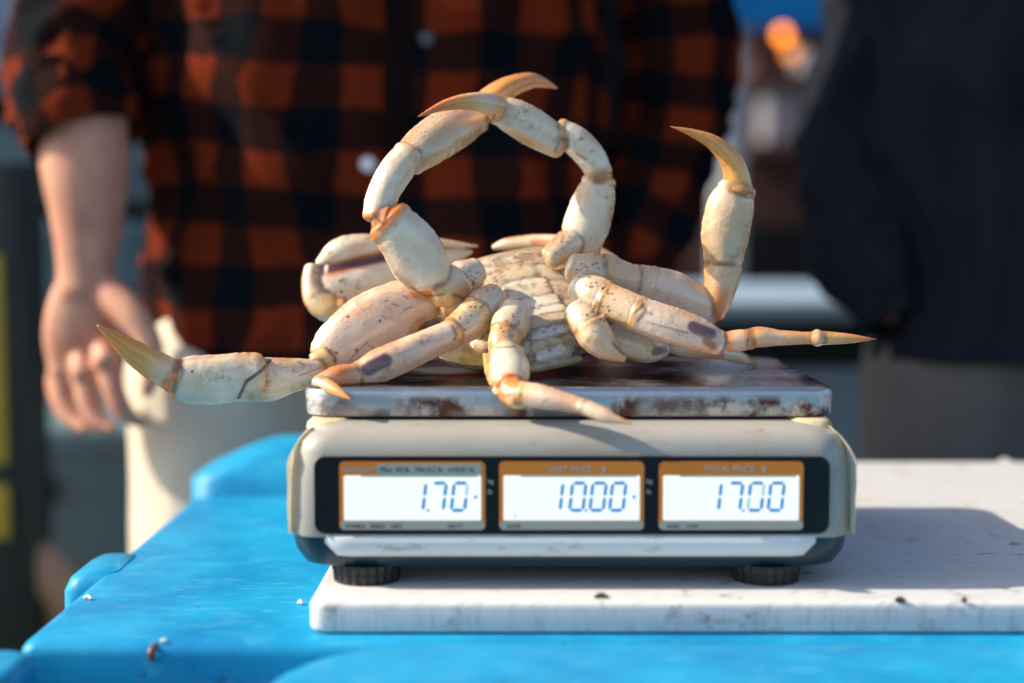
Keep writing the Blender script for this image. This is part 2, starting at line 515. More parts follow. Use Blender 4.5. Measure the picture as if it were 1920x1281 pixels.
# raised block at the back of the lid
bx0, bx1, by0, by1 = xat(345, 1.31), -0.02, 1.302, 1.40
zt = zat(832, 1.34)
cxb, hxb, cyb, hyb = (bx0 + bx1) / 2, (bx1 - bx0) / 2, (by0 + by1) / 2, (by1 - by0) / 2
lv, lf = stack([rr_ring(cxb, cyb, hxb, hyb, 0.03, ZT - 0.12, 8), rr_ring(cxb, cyb, hxb, hyb, 0.03, ZT + 0.012, 8), rr_ring(cxb + 0.006, cyb + 0.004, hxb - 0.006, hyb - 0.004, 0.032, zt - 0.022, 8),
                rr_ring(cxb + 0.022, cyb + 0.009, hxb - 0.022, hyb - 0.009, 0.032, zt - 0.007, 8), rr_ring(cxb + 0.032, cyb + 0.014, hxb - 0.032, hyb - 0.014, 0.03, zt, 8)])
mesh('raised_block', lv, lf, M['blue'], t1, True, None, R(70))
t2 = tote('insulated_tote', 'blue tote nearest the camera, in front of the board edge', xat(505, 0.78), 0.72, 0.28, 0.8235, ZT + 0.0035, 0.085, 0.06)
t3 = tote('insulated_tote', 'blue tote of which only a lid corner shows at the bottom left', -0.95, xat(46, 0.80), 0.28, 0.815, ZT + 0.002, 0.014, 0.06)

# ------------------------------------------------------------------ white cutting board
bd = slab('cutting_board', xat(571, 0.846), 0.62, 0.846, 1.372, ZT + 0.0005, ZB, 0.010, 0.0035, M['board'])
tag(bd, 'scratched white plastic cutting board lying on the blue tote', 'cutting board')

# ------------------------------------------------------------------ the scale
ZP = CAM_Z - 0.1015          # top of the weighing plate
CX = 0.0372
sc = empty('digital_scale', (CX, 1.0, ZB))
tag(sc, 'grimy cream digital price scale with three lit displays and a rusty steel plate', 'scale')
YB = 1.135
def srow(v, hx, yf, rc=0.022, yref=0.88):
    return rr_ring(CX, (yf + YB) / 2, hx * 1.026, (YB - yf) / 2, rc, zat(v, yref), 8)
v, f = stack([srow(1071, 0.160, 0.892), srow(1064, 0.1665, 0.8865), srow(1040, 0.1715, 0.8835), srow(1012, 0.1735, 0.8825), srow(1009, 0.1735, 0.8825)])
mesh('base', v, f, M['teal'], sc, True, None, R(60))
v, f = stack([srow(1008, 0.1745, 0.8800), srow(1000, 0.1752, 0.8795), srow(900, 0.1738, 0.8800), srow(850, 0.1718, 0.8808), srow(832, 0.1695, 0.8825),
              srow(818, 0.1655, 0.8860), srow(808, 0.1605, 0.8915), srow(802, 0.155, 0.899), srow(800, 0.150, 0.905)])
mesh('housing', v, f, M['shell'], sc, True, None, R(60))
# stained plastic of the upper corners: raised shoulder blocks beneath the plate
for s in (-1, 1):
    v, f = stack([rr_ring(CX + s * 0.1545, 0.952, 0.0155, 0.052, 0.012, zat(806, 0.9)), rr_ring(CX + s * 0.1545, 0.952, 0.0150, 0.051, 0.012, zat(796, 0.9)),
                  rr_ring(CX + s * 0.1555, 0.952, 0.0110, 0.046, 0.010, zat(787.5, 0.9))])
    mesh('shoulder', v, f, M['shell_dirty'], sc, True, None, R(60))
v, f = stack([rr_ring(CX, 1.022, 0.130, 0.098, 0.012, zat(801, 0.90)), rr_ring(CX, 1.022, 0.130, 0.098, 0.012, ZP - 0.0165)])
mesh('plate_support', v, f, M['rubber'], sc, True, None, R(40))
# pale lip along the front, under the display window
zl0, zl1 = zat(1047, 0.876), zat(1003, 0.876)
x0, x1 = xat(602, 0.876), xat(1541, 0.876)
rings = []
for i in range(9):
    a = math.pi * (i / 8 - 0.5)
    rings.append((math.cos(a), (zl0 + zl1) / 2 + (zl1 - zl0) / 2 * math.sin(a)))
lv, lf = [], []
prof = [(0.8815, zl1), (0.8785, zl1 - 0.0006), (0.8765, zl1 - 0.0025), (0.8772, zl0 + 0.006), (0.8788, zl0 + 0.0022), (0.8815, zl0)]
xs = [x0 + (x1 - x0) * i / 40 for i in range(41)]
for i, x in enumerate(xs):
    e = min(x - x0, x1 - x)
    k = min(1.0, e / 0.012)
    k = math.sqrt(max(0.02, 1 - (1 - k) ** 2))
    for (y, z) in prof:
        lv.append((x, 0.8825 + (y - 0.8825) * (0.25 + 0.75 * k), zl1 + (z - zl1) * (0.35 + 0.65 * k)))
m_ = len(prof)
for i in range(40):
    for j in range(m_ - 1):
        lf.append((i * m_ + j, i * m_ + j + 1, (i + 1) * m_ + j + 1, (i + 1) * m_ + j))
mesh('front_lip', lv, lf, M['band'], sc, True, None, R(60))
# steel plate
def prow(z, inset, rc=0.020):
    return rr_ring(CX, 1.025, 0.1728 - inset, 0.115 - inset, rc, z, 10)
rings = [prow(ZP - 0.0190, 0.0065), prow(ZP - 0.0192, 0.0025), prow(ZP - 0.0180, 0.0006)]
for i in range(6):
    a = math.pi / 2 * i / 5
    rings.append(prow(ZP - 0.0042 * (1 - math.sin(a)), 0.0042 * (1 - math.cos(a))))
for i in range(1, 12):       # the top as a fan of inner rings so that it can dip a little
    k = i / 12
    hx, hy = 0.1686 * (1 - k), 0.1108 * (1 - k)
    rings.append(rr_ring(CX, 1.025, hx, hy, 0.020 * (1 - k) + 1e-4, ZP - 0.0004 * math.sin(k * 3.1), 10))
v, f = stack(rings)
mesh('weighing_plate', v, f, M['steel'], sc, True, None, R(60))
# feet
def foot(x, y):
    n, rings = 44, []
    ztop, zbot = zat(1071, 0.885) + 0.003, ZB + 0.0003
    def ring(r, z, rib):
        return [Vector((x + (r - (rib if i % 4 in (0, 1) else 0)) * math.cos(2 * math.pi * i / (2 * n)), y + (r - (rib if i % 4 in (0, 1) else 0)) * math.sin(2 * math.pi * i / (2 * n)), z)) for i in range(2 * n)]
    h = ztop - zbot
    v, f = stack([ring(0.0212, zbot, 0), ring(0.0212, zbot + 0.06 * h, 0.0), ring(0.0214, zbot + 0.09 * h, 0.0011), ring(0.0218, zbot + 0.48 * h, 0.0011), ring(0.0210, zbot + 0.50 * h, 0), ring(0.0210, zbot + 0.54 * h, 0),
                  ring(0.0224, zbot + 0.56 * h, 0.0011), ring(0.0226, zbot + 0.97 * h, 0.0011), ring(0.020, ztop, 0)])
    mesh('foot', v, f, M['rubber'], sc, True, None, R(25))
for x in (xat(683, 0.903), xat(1444, 0.903)):
    for y in (0.905, 1.105): foot(x, y)
# yellowed film hanging over the sides
for s, uu in ((-1, 541), (1, 1599)):
    v_, f_ = [], []
    for i in range(13):
        for j in range(7):
            t = i / 12
            vv = 800 + 190 * t
            z = zat(vv, 0.90)
            out = 0.1648 + 0.0138 * min(1, t * 3.2) ** 0.6
            y = 0.896 + 0.20 * j / 6
            wob = 0.0006 * noise.noise(Vector((t * 5, y * 40, s * 3.0)))
            v_.append((CX + s * (out + wob - 0.0006 * (t > 0.9)), y - 0.012 * min(1, t * 4) + 0.0012 * noise.noise(Vector((t * 6, s, j))), z + (0.003 * noise.noise(Vector((y * 60, s, 1))) if i == 12 else 0)))
    for i in range(12):
        for j in range(6): f_.append((i * 7 + j, i * 7 + j + 1, (i + 1) * 7 + j + 1, (i + 1) * 7 + j))
    fo = mesh('side_film', v_, f_, M['film'], sc)
    sm = fo.modifiers.new('thick', 'SOLIDIFY')
    sm.thickness = 0.0006
# display window: black panel, three displays
def flat_rr(name, u0, u1, v0, v1, Y, rpx, mat, parent, thick=0.0006):
    a, b = at(u0, v1, Y), at(u1, v0, Y)
    ring = rr_ring((a.x + b.x) / 2, (a.z + b.z) / 2, (b.x - a.x) / 2, (b.z - a.z) / 2, max(rpx / FPX * Y, 2e-5), 0, 5)
    r0 = [Vector((p.x, Y + thick, p.y)) for p in ring]
    r1 = [Vector((p.x, Y, p.y)) for p in ring]
    v, f = stack([r0, r1])
    return mesh(name, v, f, mat, parent, False)
YP = 0.8775
flat_rr('display_window', 590, 1557, 857, 1001, YP, 20, M['panel'], sc, 0.0045)
def lettering(txt, u, v, size_px, Y, mat, parent, align='LEFT', sx=1.0, bold=0.0):
    c = bpy.data.curves.new('lettering', 'FONT')
    c.body = txt
    c.size = size_px / FPX * Y * 1.38
    c.align_x = align
    c.extrude = 0.00005
    c.offset = bold
    tmp_ = bpy.data.objects.new('lettering_source', c)
    COL.objects.link(tmp_)
    tm = bpy.data.meshes.new_from_object(tmp_.evaluated_get(bpy.context.evaluated_depsgraph_get()))
    bpy.data.objects.remove(tmp_)
    o = bpy.data.objects.new('lettering', tm)
    COL.objects.link(o)
    tm.materials.clear()
    tm.materials.append(mat)
    p = at(u, v, Y)
    o.location = p
    o.rotation_euler = (math.pi / 2, 0, 0)
    o.scale = (sx, 1, 1)
    o.parent = parent
    o.matrix_parent_inverse = wmat(parent).inverted()
    return o
SEG = {'0': 'abcdef', '1': 'bc', '7': 'abc'}
def digit(ch, u0, v0, w, h, Y, parent, faint=''):
    """seven slanted strokes; u0, v0 is the lower left corner"""
    st = 6.2
    slant = 0.115
    def quad(p, q, vertical):
        (ax, ay), (bx, by) = p, q
        if vertical:
            pts = [(ax, ay + 1.2), (ax + st / 2, ay + 4), (bx + st / 2, by - 4), (bx, by - 1.2), (bx - st / 2, by - 4), (ax - st / 2, ay + 4)]
        else:
            pts = [(ax + 1.2, ay), (ax + 4, ay - st / 2), (bx - 4, by - st / 2), (bx - 1.2, by), (bx - 4, by + st / 2), (ax + 4, ay + st / 2)]
        return pts
    P = {'a': ((0, h), (w, h), 0), 'g': ((0, h / 2), (w, h / 2), 0), 'd': ((0, 0), (w, 0), 0), 'f': ((0, h / 2), (0, h), 1), 'b': ((w, h / 2), (w, h), 1),
         'e': ((0, 0), (0, h / 2), 1), 'c': ((w, 0), (w, h / 2), 1)}
    for segs, mt in (([s for s in SEG[ch] if s not in faint], M['ink']), ([s for s in SEG[ch] if s in faint], M['ink_faint'])):
        if not segs: continue
        vs_, fs = [], []
        for s in segs:
            k = len(vs_)
            for (x, y) in quad(*P[s]):
                q = at(u0 + x + slant * y, v0 - y, Y)
                vs_.append(q)
            fs.append(tuple(range(k, k + 6)))
        o = mesh('digit', vs_, fs, mt, parent, False)
YS = YP - 0.0012
def display(u0, u1, heading, digits, foot_words, grey_head=None):
    d = flat_rr('display', u0, u1, 866, 994, YP - 0.0006, 9, M['bronze'], sc)
    flat_rr('status_strip', u0 + 1, u1 - 1, 977, 993.5, YP - 0.00085, 7, M['label_grey'], d, 0.0002)
    flat_rr('screen', u0 + 8, u1 - 8, 892, 976, YS + 0.0001, 3, M['screen'], d, 0.0005)
    flat_rr('screen_edge', u0 + 40, u1 - 14, 891, 894.5, YS - 0.00005, 0.5, M['screen_edge'], d, 0.0001)
    if grey_head: flat_rr('capacity_strip', u0 + 70, u1 - 8, 870, 891, YP - 0.00085, 1, M['label_grey'], d, 0.0002)
    for (txt, u, v, s, m, al, sx) in heading: lettering(txt, u, v, s, YP - 0.0010, M[m], d, al, sx)
    for (txt, u) in foot_words: lettering(txt, u, 990, 6.5, YP - 0.0010, M['print_dark'], d, 'LEFT', 1.25, 0.00003)
    for (ch, u, fa) in digits:
        if ch == '.':
            flat_rr('decimal_point', u, u + 5, 955, 960, YS - 0.0003, 1.5, M['ink'], d, 0.0001)
        elif ch == '*':
            flat_rr('indicator_dot', u, u + 6, 929, 935, YS - 0.0003, 2, M['ink'], d, 0.0001)
        elif ch == 'v':
            flat_rr('indicator_dot', u, u + 5, 964, 970, YS - 0.0003, 2, M['ink_faint'], d, 0.0001)
        else:
            digit(ch, u, 957, 25, 51, YS - 0.0003, d, fa)
    return d
display(637, 910, [('WEIGHT', 643, 887, 12, 'print_grey', 'LEFT', 0.98), ('Max  60 lb   Min 0.2 lb   e=0.01 lb', 713, 885, 9.5, 'print_dark', 'LEFT', 0.99)],
        [('1', 768, ''), ('.', 800, ''), ('7', 806, ''), ('0', 846, 'b'), ('*', 889, '')], [('STABLE', 648), ('ZERO', 694), ('NET', 733), ('BATT', 840)], True)
display(936, 1208, [('UNIT PRICE', 1028, 885, 12.5, 'print_grey', 'LEFT', 0.92), ('$', 1127, 885, 12.5, 'print_grey', 'LEFT', 1.0)],
        [('1', 1025, ''), ('0', 1068, ''), ('.', 1096, ''), ('0', 1106, ''), ('0', 1143, ''), ('*', 1186, ''), ('v', 964, '')], [('SAVE', 951)])
display(1235, 1507, [('TOTAL PRICE', 1320, 885, 12.5, 'print_grey', 'LEFT', 0.92), ('$', 1428, 885, 12.5, 'print_grey', 'LEFT', 1.0)],
        [('1', 1322, ''), ('7', 1362, ''), ('.', 1391, ''), ('0', 1402, 'be'), ('0', 1440, '')], [('ADD', 1250), ('CHF', 1288)])
wroot = [c for c in sc.children if c.name.startswith('display_window')][0]
for u in (914, 1212):
    lettering('kg', u, 906, 9, YP - 0.0004, M['print_grey'], wroot)
    lettering('lb', u, 926, 9, YP - 0.0004, M['print_grey'], wroot)

# ------------------------------------------------------------------ the crab: one continuous body
CREAM, WHITE, PINK = (0.71, 0.54, 0.35), (0.79, 0.70, 0.54), (0.75, 0.58, 0.45)
ORANGE, TAN, DK, OLIVE, YEL, PURPLE = (0.76, 0.22, 0.02), (0.72, 0.38, 0.12), (0.20, 0.09, 0.03), (0.11, 0.09, 0.04), (0.68, 0.46, 0.16), (0.11, 0.04, 0.06)
GREYB = (0.42, 0.34, 0.20)
GOLD = (0.82, 0.40, 0.085)
cv, cf, cc, cs = [], [], [], []
seg_no = [0]
def lerp3(a, b, t): return tuple(a[i] + (b[i] - a[i]) * t for i in range(3))
def stops(cols, t):
    for i in range(len(cols) - 1):
        if t <= cols[i + 1][0]:
            a, b = cols[i], cols[i + 1]
            return lerp3(a[1], b[1], max(0, (t - a[0]) / max(1e-6, b[0] - a[0])))
    return cols[-1][1]
def add_part(v, f, colf):
    k = len(cv)
    cv.extend(v)
    cf.extend([tuple(i + k for i in q) for q in f])
    cc.extend(colf)
    cs.extend([seg_no[0]] * len(v))
    seg_no[0] += 1
    return seg_no[0] - 1
EDGE_TAN = (0.60, 0.30, 0.09)
def limb(pts, cols, flat=0.75, cap=0.38, square=1.75, sub=8, knob=False):
    rows = px_rows(pts, flat)
    sub = max(sub, 16)
    lip = 0.045 if pts[-1][3] > 8 else 0.0
    v, f, ta = tube3(rows, 32, sub, Vector((0, 1, 0)), cap, square)
    # furrows along the segment, uneven shell, tan edges
    S = spline(rows, sub)
    n_st = len(v) // 32
    out, colr = [], []
    for i, p in enumerate(v):
        t, a = ta[i]
        q = S[min(len(S) - 1, int(round(t * (len(S) - 1))))]
        c = Vector(q[:3])
        r = max(q[3], 1e-5)
        d = p - c
        w = 0.025 * math.cos(3 * a + 0.7) + 0.02 * math.cos(5 * a + t * 2.0)
        w += 0.045 * max(0.0, abs(math.cos(a)) - 0.93) / 0.07          # beaded keels
        for te in (0.035, 0.965): w += lip * math.exp(-((t - te) / 0.030) ** 2)   # collars at the joints
        w -= lip * 0.8 * math.exp(-((t - 0.89) / 0.035) ** 2)
        w += 0.05 * noise.noise(p * 70.0) + 0.02 * noise.noise(p * 260.0)
        if abs(math.cos(a)) > 0.93: w += 0.035 * noise.noise(p * 1400.0)
        out.append(c + d * (1 + w))
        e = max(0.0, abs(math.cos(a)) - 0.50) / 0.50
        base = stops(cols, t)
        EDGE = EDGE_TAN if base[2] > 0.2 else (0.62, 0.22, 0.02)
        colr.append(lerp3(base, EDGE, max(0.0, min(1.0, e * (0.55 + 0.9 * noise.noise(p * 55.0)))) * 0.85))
    sid_ = add_part(out, f, colr)
    # knuckles on both sides of the far joint
    if knob:
        q = S[-1]
        c = Vector(q[:3])
        tng = (c - Vector(S[-2][:3])).normalized()
        side = tng.cross(Vector((0, 1, 0))).normalized()
        for sg in (-1, 1):
            k = c + side * (sg * q[3] * 0.72) - Vector((0, q[4] * 0.35, 0)) + tng * (q[3] * 0.1)
            rr = q[3] * 0.36
            vv, ff, _ = tube3([(*(k - tng * rr * 0.5), rr, rr), (*(k + tng * rr * 0.5), rr, rr)], 12, 3, Vector((0, 1, 0)), 0.9, 2.0)
            add_part(vv, ff, [lerp3(WHITE, YEL, 0.35)] * len(vv))
    return sid_
def J(c, e0=TAN, e1=TAN, w=0.10):
    """a segment's colours: tinted at both joints"""
    return [(0, e0), (w, c), (1 - w, c), (1, e1)]

# body frame: tail towards the camera, head up and away
TAIL, HEAD = at(1032, 648, 0.972), at(952, 476, 1.046)
EY = (HEAD - TAIL).normalized()
EX = Vector((1, 0, 0)); EX = (EX - EY * EX.dot(EY)).normalized()
EZ = EX.cross(EY)
LEN = (HEAD - TAIL).length
O = (TAIL + HEAD) / 2
def pb(a, b, c): return O + EX * a + EY * b + EZ * c
def blob(a, b, c, ha, hb, hc, col, rot=0.0, e=0.6, nu=36, nv=18, tilt=0.0):
    """a superellipsoid plate in the body frame"""
    v, f = [], []
    def sp(x, p): return math.copysign(abs(x) ** p, x)
    cr, sr = math.cos(rot), math.sin(rot)
    for j in range(nv + 1):
        ph = -math.pi / 2 + math.pi * j / nv
        for i in range(nu):
            th = 2 * math.pi * i / nu
            x, y, z = ha * sp(math.cos(ph), 0.45) * sp(math.cos(th), e), hb * sp(math.cos(ph), 0.45) * sp(math.sin(th), e), hc * sp(math.sin(ph), 0.8)
            z += x * tilt
            v.append(pb(a + x * cr - y * sr, b + x * sr + y * cr, c + z))
    for j in range(nv):
        for i in range(nu):
            k = (i + 1) % nu
            f.append((j * nu + i, j * nu + k, (j + 1) * nu + k, (j + 1) * nu + i))
    cols = [col] * len(v) if isinstance(col, tuple) else [col(q) for q in v]
    return add_part(v, f, cols)
# carapace, dome downwards, with a toothed rim
nr, nt_ = 18, 96
v, f = [], []
rim = []
for i in range(nt_):
    th = 2 * math.pi * i / nt_
    k = (abs(math.cos(th)) ** 2.3 + abs(math.sin(th)) ** 2.3) ** (-1 / 2.3)
    tooth = 1 + 0.022 * (((i * 20 / nt_) % 1.0) - 0.5) * (1 if math.sin(th) > -0.1 else 0.0)
    rim.append((0.084 * math.cos(th) * k * tooth, 0.055 * math.sin(th) * k * tooth * (1.0 if math.sin(th) > 0 else 0.95)))
for side in (0, 1):
    for j in range(nr + 1):
        r = j / nr
        for (a, b) in rim:
            if side == 0: c = -0.012 - 0.0335 * (1 - r ** 2.6) ** 0.75
            else: c = -0.012 + 0.006 * (1 - r ** 2)
            v.append(pb(a * r, b * r + 0.002, c))
for side in (0, 1):
    base = side * (nr + 1) * nt_
    for j in range(nr):
        for i in range(nt_):
            k = (i + 1) % nt_
            q = (base + j * nt_ + i, base + j * nt_ + k, base + (j + 1) * nt_ + k, base + (j + 1) * nt_ + i)
            f.append(q if side else tuple(reversed(q)))
for i in range(nt_):
    k = (i + 1) % nt_
    a0, b0 = nr * nt_, (2 * nr + 1) * nt_
    f.append((a0 + i, a0 + k, b0 + k, b0 + i))
SEG_CARA = add_part(v, f, [lerp3(OLIVE, (0.20, 0.16, 0.07), random.random()) for _ in v])
carapace_low = min(p.z for p in v)
SEG_BELLY = [seg_no[0], 0]
# belly: mound under the plates, plates, folded tail
blob(0, 0.000, -0.014, 0.052, LEN / 2 - 0.002, 0.014, GREYB, 0, 0.8)
for s in (-1, 1):
    for i, (a, b, ha, hb, rot) in enumerate(((0.028, 0.037, 0.025, 0.0108, -0.08), (0.034, 0.017, 0.026, 0.0108, -0.26), (0.035, -0.003, 0.024, 0.0104, -0.40), (0.031, -0.021, 0.018, 0.0095, -0.52))):
        blob(s * a, b, -0.0030 - 0.0010 * i, ha, hb, 0.0045, lerp3(GREYB, WHITE, 0.62 - 0.05 * i), s * rot, 0.55, tilt=-s * 0.18)
blob(0.0, 0.046, -0.004, 0.034, 0.0075, 0.006, lerp3(GREYB, CREAM, 0.4), 0, 0.7)
for i, (b, ha, hb) in enumerate(((0.030, 0.0165, 0.0140), (0.0060, 0.0180, 0.0105), (-0.0090, 0.0182, 0.0062), (-0.0185, 0.0182, 0.0045))):
    blob(-0.001 + 0.0018 * i, b, 0.0020 - 0.0005 * i, ha, hb, 0.0026, lerp3((0.60, 0.56, 0.42), WHITE, 0.45 + 0.14 * i), 0, 0.38)
blob(0.004, -0.0265, -0.0005, 0.0190, 0.0052, 0.0034, (0.58, 0.46, 0.28), 0, 0.5)
blob(0.004, -0.0345, -0.0050, 0.0145, 0.0056, 0.0040, (0.66, 0.70, 0.68), 0, 0.6)
blob(0.004, -0.0415, -0.0070, 0.0185, 0.0034, 0.0034, (0.62, 0.52, 0.32), 0, 0.5)
blob(0.004, -0.0480, -0.0115, 0.0125, 0.0050, 0.0040, (0.62, 0.68, 0.66), 0, 0.6)
blob(0.003, -0.0530, -0.0160, 0.0200, 0.0030, 0.0030, (0.40, 0.32, 0.17), 0, 0.5)

SEG_BELLY[1] = seg_no[0] - 1
# limbs ----------------------------------------------------------------
# raised leg of the arch, right half
limb([(1030, 486, 1.025, 20), (1062, 462, 1.035, 27), (1074, 452, 1.04, 26)], [(0, CREAM), (1, WHITE)])
limb([(1088, 474, 1.045, 34), (1100, 425, 1.045, 42), (1115, 375, 1.045, 38), (1124, 335, 1.045, 29)], J(WHITE, YEL, TAN, 0.08), 0.62)
limb([(1126, 330, 1.043, 24), (1108, 293, 1.043, 27), (1078, 263, 1.043, 27), (1045, 243, 1.043, 22)], J(WHITE, TAN, TAN, 0.15), 0.75)
limb([(1055, 274, 1.041, 24), (1015, 248, 1.039, 33), (970, 222, 1.036, 33), (928, 203, 1.034, 25)], J(WHITE, TAN, YEL, 0.08), 0.6)
S_R1D = limb([(936, 200, 1.022, 22), (888, 190, 1.008, 17), (836, 197, 0.998, 10.5), (781, 220, 0.99, 1.2)], [(0, GOLD), (0.15, CREAM), (0.5, GOLD), (0.72, ORANGE), (1, (0.5, 0.12, 0.01))], 0.7, knob=False)
# raised leg of the arch, left half
limb([(898, 502, 1.005, 22), (876, 518, 1.0, 34), (856, 528, 0.995, 34)], [(0, CREAM), (1, PINK)])
limb([(858, 520, 0.992, 34), (838, 540, 0.988, 32), (815, 548, 0.984, 28)], [(0, PINK), (1, YEL)])
limb([(808, 540, 0.985, 36), (792, 498, 0.982, 51), (764, 452, 0.978, 50), (728, 414, 0.975, 43)], J(WHITE, ORANGE, ORANGE, 0.10), 0.6)
limb([(708, 410, 0.975, 27), (716, 372, 0.979, 29), (740, 325, 0.984, 31), (770, 286, 0.99, 29)], J(WHITE, ORANGE, CREAM, 0.15), 0.7)
limb([(762, 302, 0.99, 31), (803, 272, 1.002, 40), (852, 240, 1.02, 41), (898, 216, 1.04, 30)], J(CREAM, CREAM, TAN, 0.1), 0.6)
limb([(904, 200, 1.05, 25), (950, 167, 1.06, 21), (1000, 152, 1.07, 14), (1047, 166, 1.08, 1.5)], [(0, GOLD), (0.4, (0.80, 0.36, 0.06)), (1, ORANGE)], 0.7, knob=False)
# left walking leg reaching off the plate
limb([(880, 575, 1.0, 22), (835, 575, 1.0, 32)], [(0, CREAM), (1, YEL)])
limb([(812, 560, 1.002, 32), (760, 572, 0.998, 50), (695, 608, 0.993, 58), (635, 650, 0.988, 50), (606, 676, 0.985, 34)], J(PINK, YEL, YEL, 0.07), 0.5)
limb([(612, 674, 0.982, 28), (590, 688, 0.977, 24), (578, 690, 0.976, 14)], [(0, YEL), (0.6, CREAM), (1, ORANGE)], 0.9)
S_L2C = limb([(604, 698, 0.972, 22), (555, 702, 0.967, 31), (505, 710, 0.962, 40), (462, 714, 0.958, 38)], J(WHITE, TAN, CREAM, 0.06), 0.6)
S_L2P = limb([(488, 703, 0.957, 42), (425, 708, 0.952, 46), (365, 711, 0.948, 44), (328, 710, 0.945, 37)], J(WHITE, CREAM, ORANGE, 0.07), 0.6)
limb([(322, 702, 0.943, 30), (283, 681, 0.94, 27), (235, 649, 0.935, 20), (183, 610, 0.93, 3)], [(0, ORANGE), (0.1, CREAM), (0.40, GOLD), (0.75, (0.76, 0.26, 0.02)), (1, (0.70, 0.22, 0.01))], 0.65, knob=False)
# thin left leg with the purple knee
limb([(932, 548, 0.988, 22), (912, 570, 0.982, 35), (900, 585, 0.978, 32)], [(0, CREAM), (1, WHITE)])
limb([(900, 582, 0.976, 34), (878, 604, 0.970, 33), (850, 622, 0.964, 28)], [(0, YEL), (0.4, CREAM), (1, CREAM)])
S_L3M = limb([(855, 621, 0.962, 26), (785, 653, 0.951, 29), (712, 685, 0.940, 31), (672, 703, 0.935, 24)], J(PINK, TAN, ORANGE, 0.08), 0.8)
limb([(668, 704, 0.933, 22), (630, 711, 0.926, 25), (594, 722, 0.921, 16)], [(0, CREAM), (0.4, ORANGE), (1, CREAM)], 0.8)
limb([(594, 716, 0.919, 15), (625, 730, 0.909, 12), (658, 749, 0.899, 2)], [(0, CREAM), (0.5, TAN), (1, ORANGE)], 0.8, knob=False)
# leg hanging over the front edge of the plate
limb([(970, 575, 0.975, 26), (957, 605, 0.968, 35), (953, 622, 0.963, 32)], [(0, WHITE), (1, CREAM)])
limb([(950, 622, 0.962, 30), (942, 645, 0.955, 28), (944, 658, 0.950, 27)], [(0, TAN), (0.5, CREAM), (1, ORANGE)])
limb([(948, 660, 0.948, 33), (952, 695, 0.929, 40), (956, 725, 0.911, 33)], J(WHITE, TAN, ORANGE, 0.1), 0.8)
limb([(909, 664, 0.948, 5), (916, 700, 0.928, 7), (932, 738, 0.906, 6)], [(0, YEL), (1, TAN)], knob=False)
limb([(953, 730, 0.907, 27), (968, 742, 0.899, 25), (985, 745, 0.896, 20)], [(0, ORANGE), (0.4, TAN), (1, CREAM)])
limb([(975, 738, 0.896, 22), (1020, 746, 0.889, 22), (1070, 757, 0.883, 17), (1098, 764, 0.879, 14)], [(0, TAN), (0.3, PINK), (0.75, (0.68, 0.40, 0.24)), (0.9, CREAM), (1, CREAM)], 0.8)
limb([(1090, 761, 0.879, 15), (1130, 778, 0.872, 14), (1152, 786, 0.869, 9), (1189, 795, 0.865, 1)], [(0, PINK), (0.6, CREAM), (1, TAN)], 0.8, knob=False)
# short right leg folded under, its tip on the plate
limb([(1076, 578, 0.980, 24), (1094, 600, 0.974, 31), (1104, 615, 0.970, 31)], [(0, WHITE), (1, CREAM)])
limb([(1104, 612, 0.969, 33), (1116, 632, 0.966, 32), (1138, 654, 0.964, 24), (1172, 675, 0.962, 6)], [(0, YEL), (0.2, WHITE), (0.7, CREAM), (1, TAN)], cap=0.25)
S_R4M = limb([(1135, 632, 0.988, 22), (1185, 648, 0.988, 29), (1225, 655, 0.988, 25), (1252, 655, 0.990, 12)], J(WHITE, CREAM, TAN, 0.1), 0.8, knob=False)
limb([(1250, 652, 0.992, 9), (1290, 658, 1.002, 12), (1350, 664, 1.015, 11)], [(0, TAN), (0.3, CREAM), (0.7, TAN), (1, ORANGE)], knob=False)
limb([(1346, 661, 1.016, 12), (1388, 671, 1.034, 12), (1422, 687, 1.056, 2)], [(0, CREAM), (0.55, CREAM), (0.8, ORANGE), (1, DK)], knob=False)
# long straight right leg
limb([(1078, 535, 0.988, 24), (1108, 552, 0.983, 36), (1130, 562, 0.979, 36)], [(0, WHITE), (1, CREAM)])
limb([(1132, 564, 0.977, 34), (1170, 578, 0.971, 33), (1195, 588, 0.967, 33)], [(0, YEL), (0.25, CREAM), (1, CREAM)])
S_R3M = limb([(1192, 588, 0.966, 32), (1250, 609, 0.962, 34), (1310, 628, 0.96, 30), (1352, 645, 0.96, 22)], J(PINK, TAN, WHITE, 0.07), 0.8)
limb([(1350, 642, 0.96, 15), (1378, 640, 0.96, 20), (1410, 636, 0.96, 19)], [(0, WHITE), (0.25, ORANGE), (0.5, PINK), (1, TAN)])
limb([(1400, 635, 0.96, 17), (1425, 633, 0.96, 19), (1470, 634, 0.96, 14), (1525, 634, 0.96, 11)], [(0, TAN), (0.3, (0.70, 0.42, 0.18)), (0.6, CREAM), (1, TAN)], 0.8, knob=False)
limb([(1522, 634, 0.96, 12), (1532, 634, 0.96, 16), (1545, 634, 0.96, 12)], [(0, TAN), (0.5, CREAM), (1, YEL)], 1.0, knob=False)
limb([(1540, 634, 0.96, 13), (1590, 635, 0.96, 9.5), (1644, 636, 0.96, 1)], [(0, YEL), (0.4, (0.68, 0.44, 0.16)), (0.75, ORANGE), (1, DK)], 0.9, knob=False)
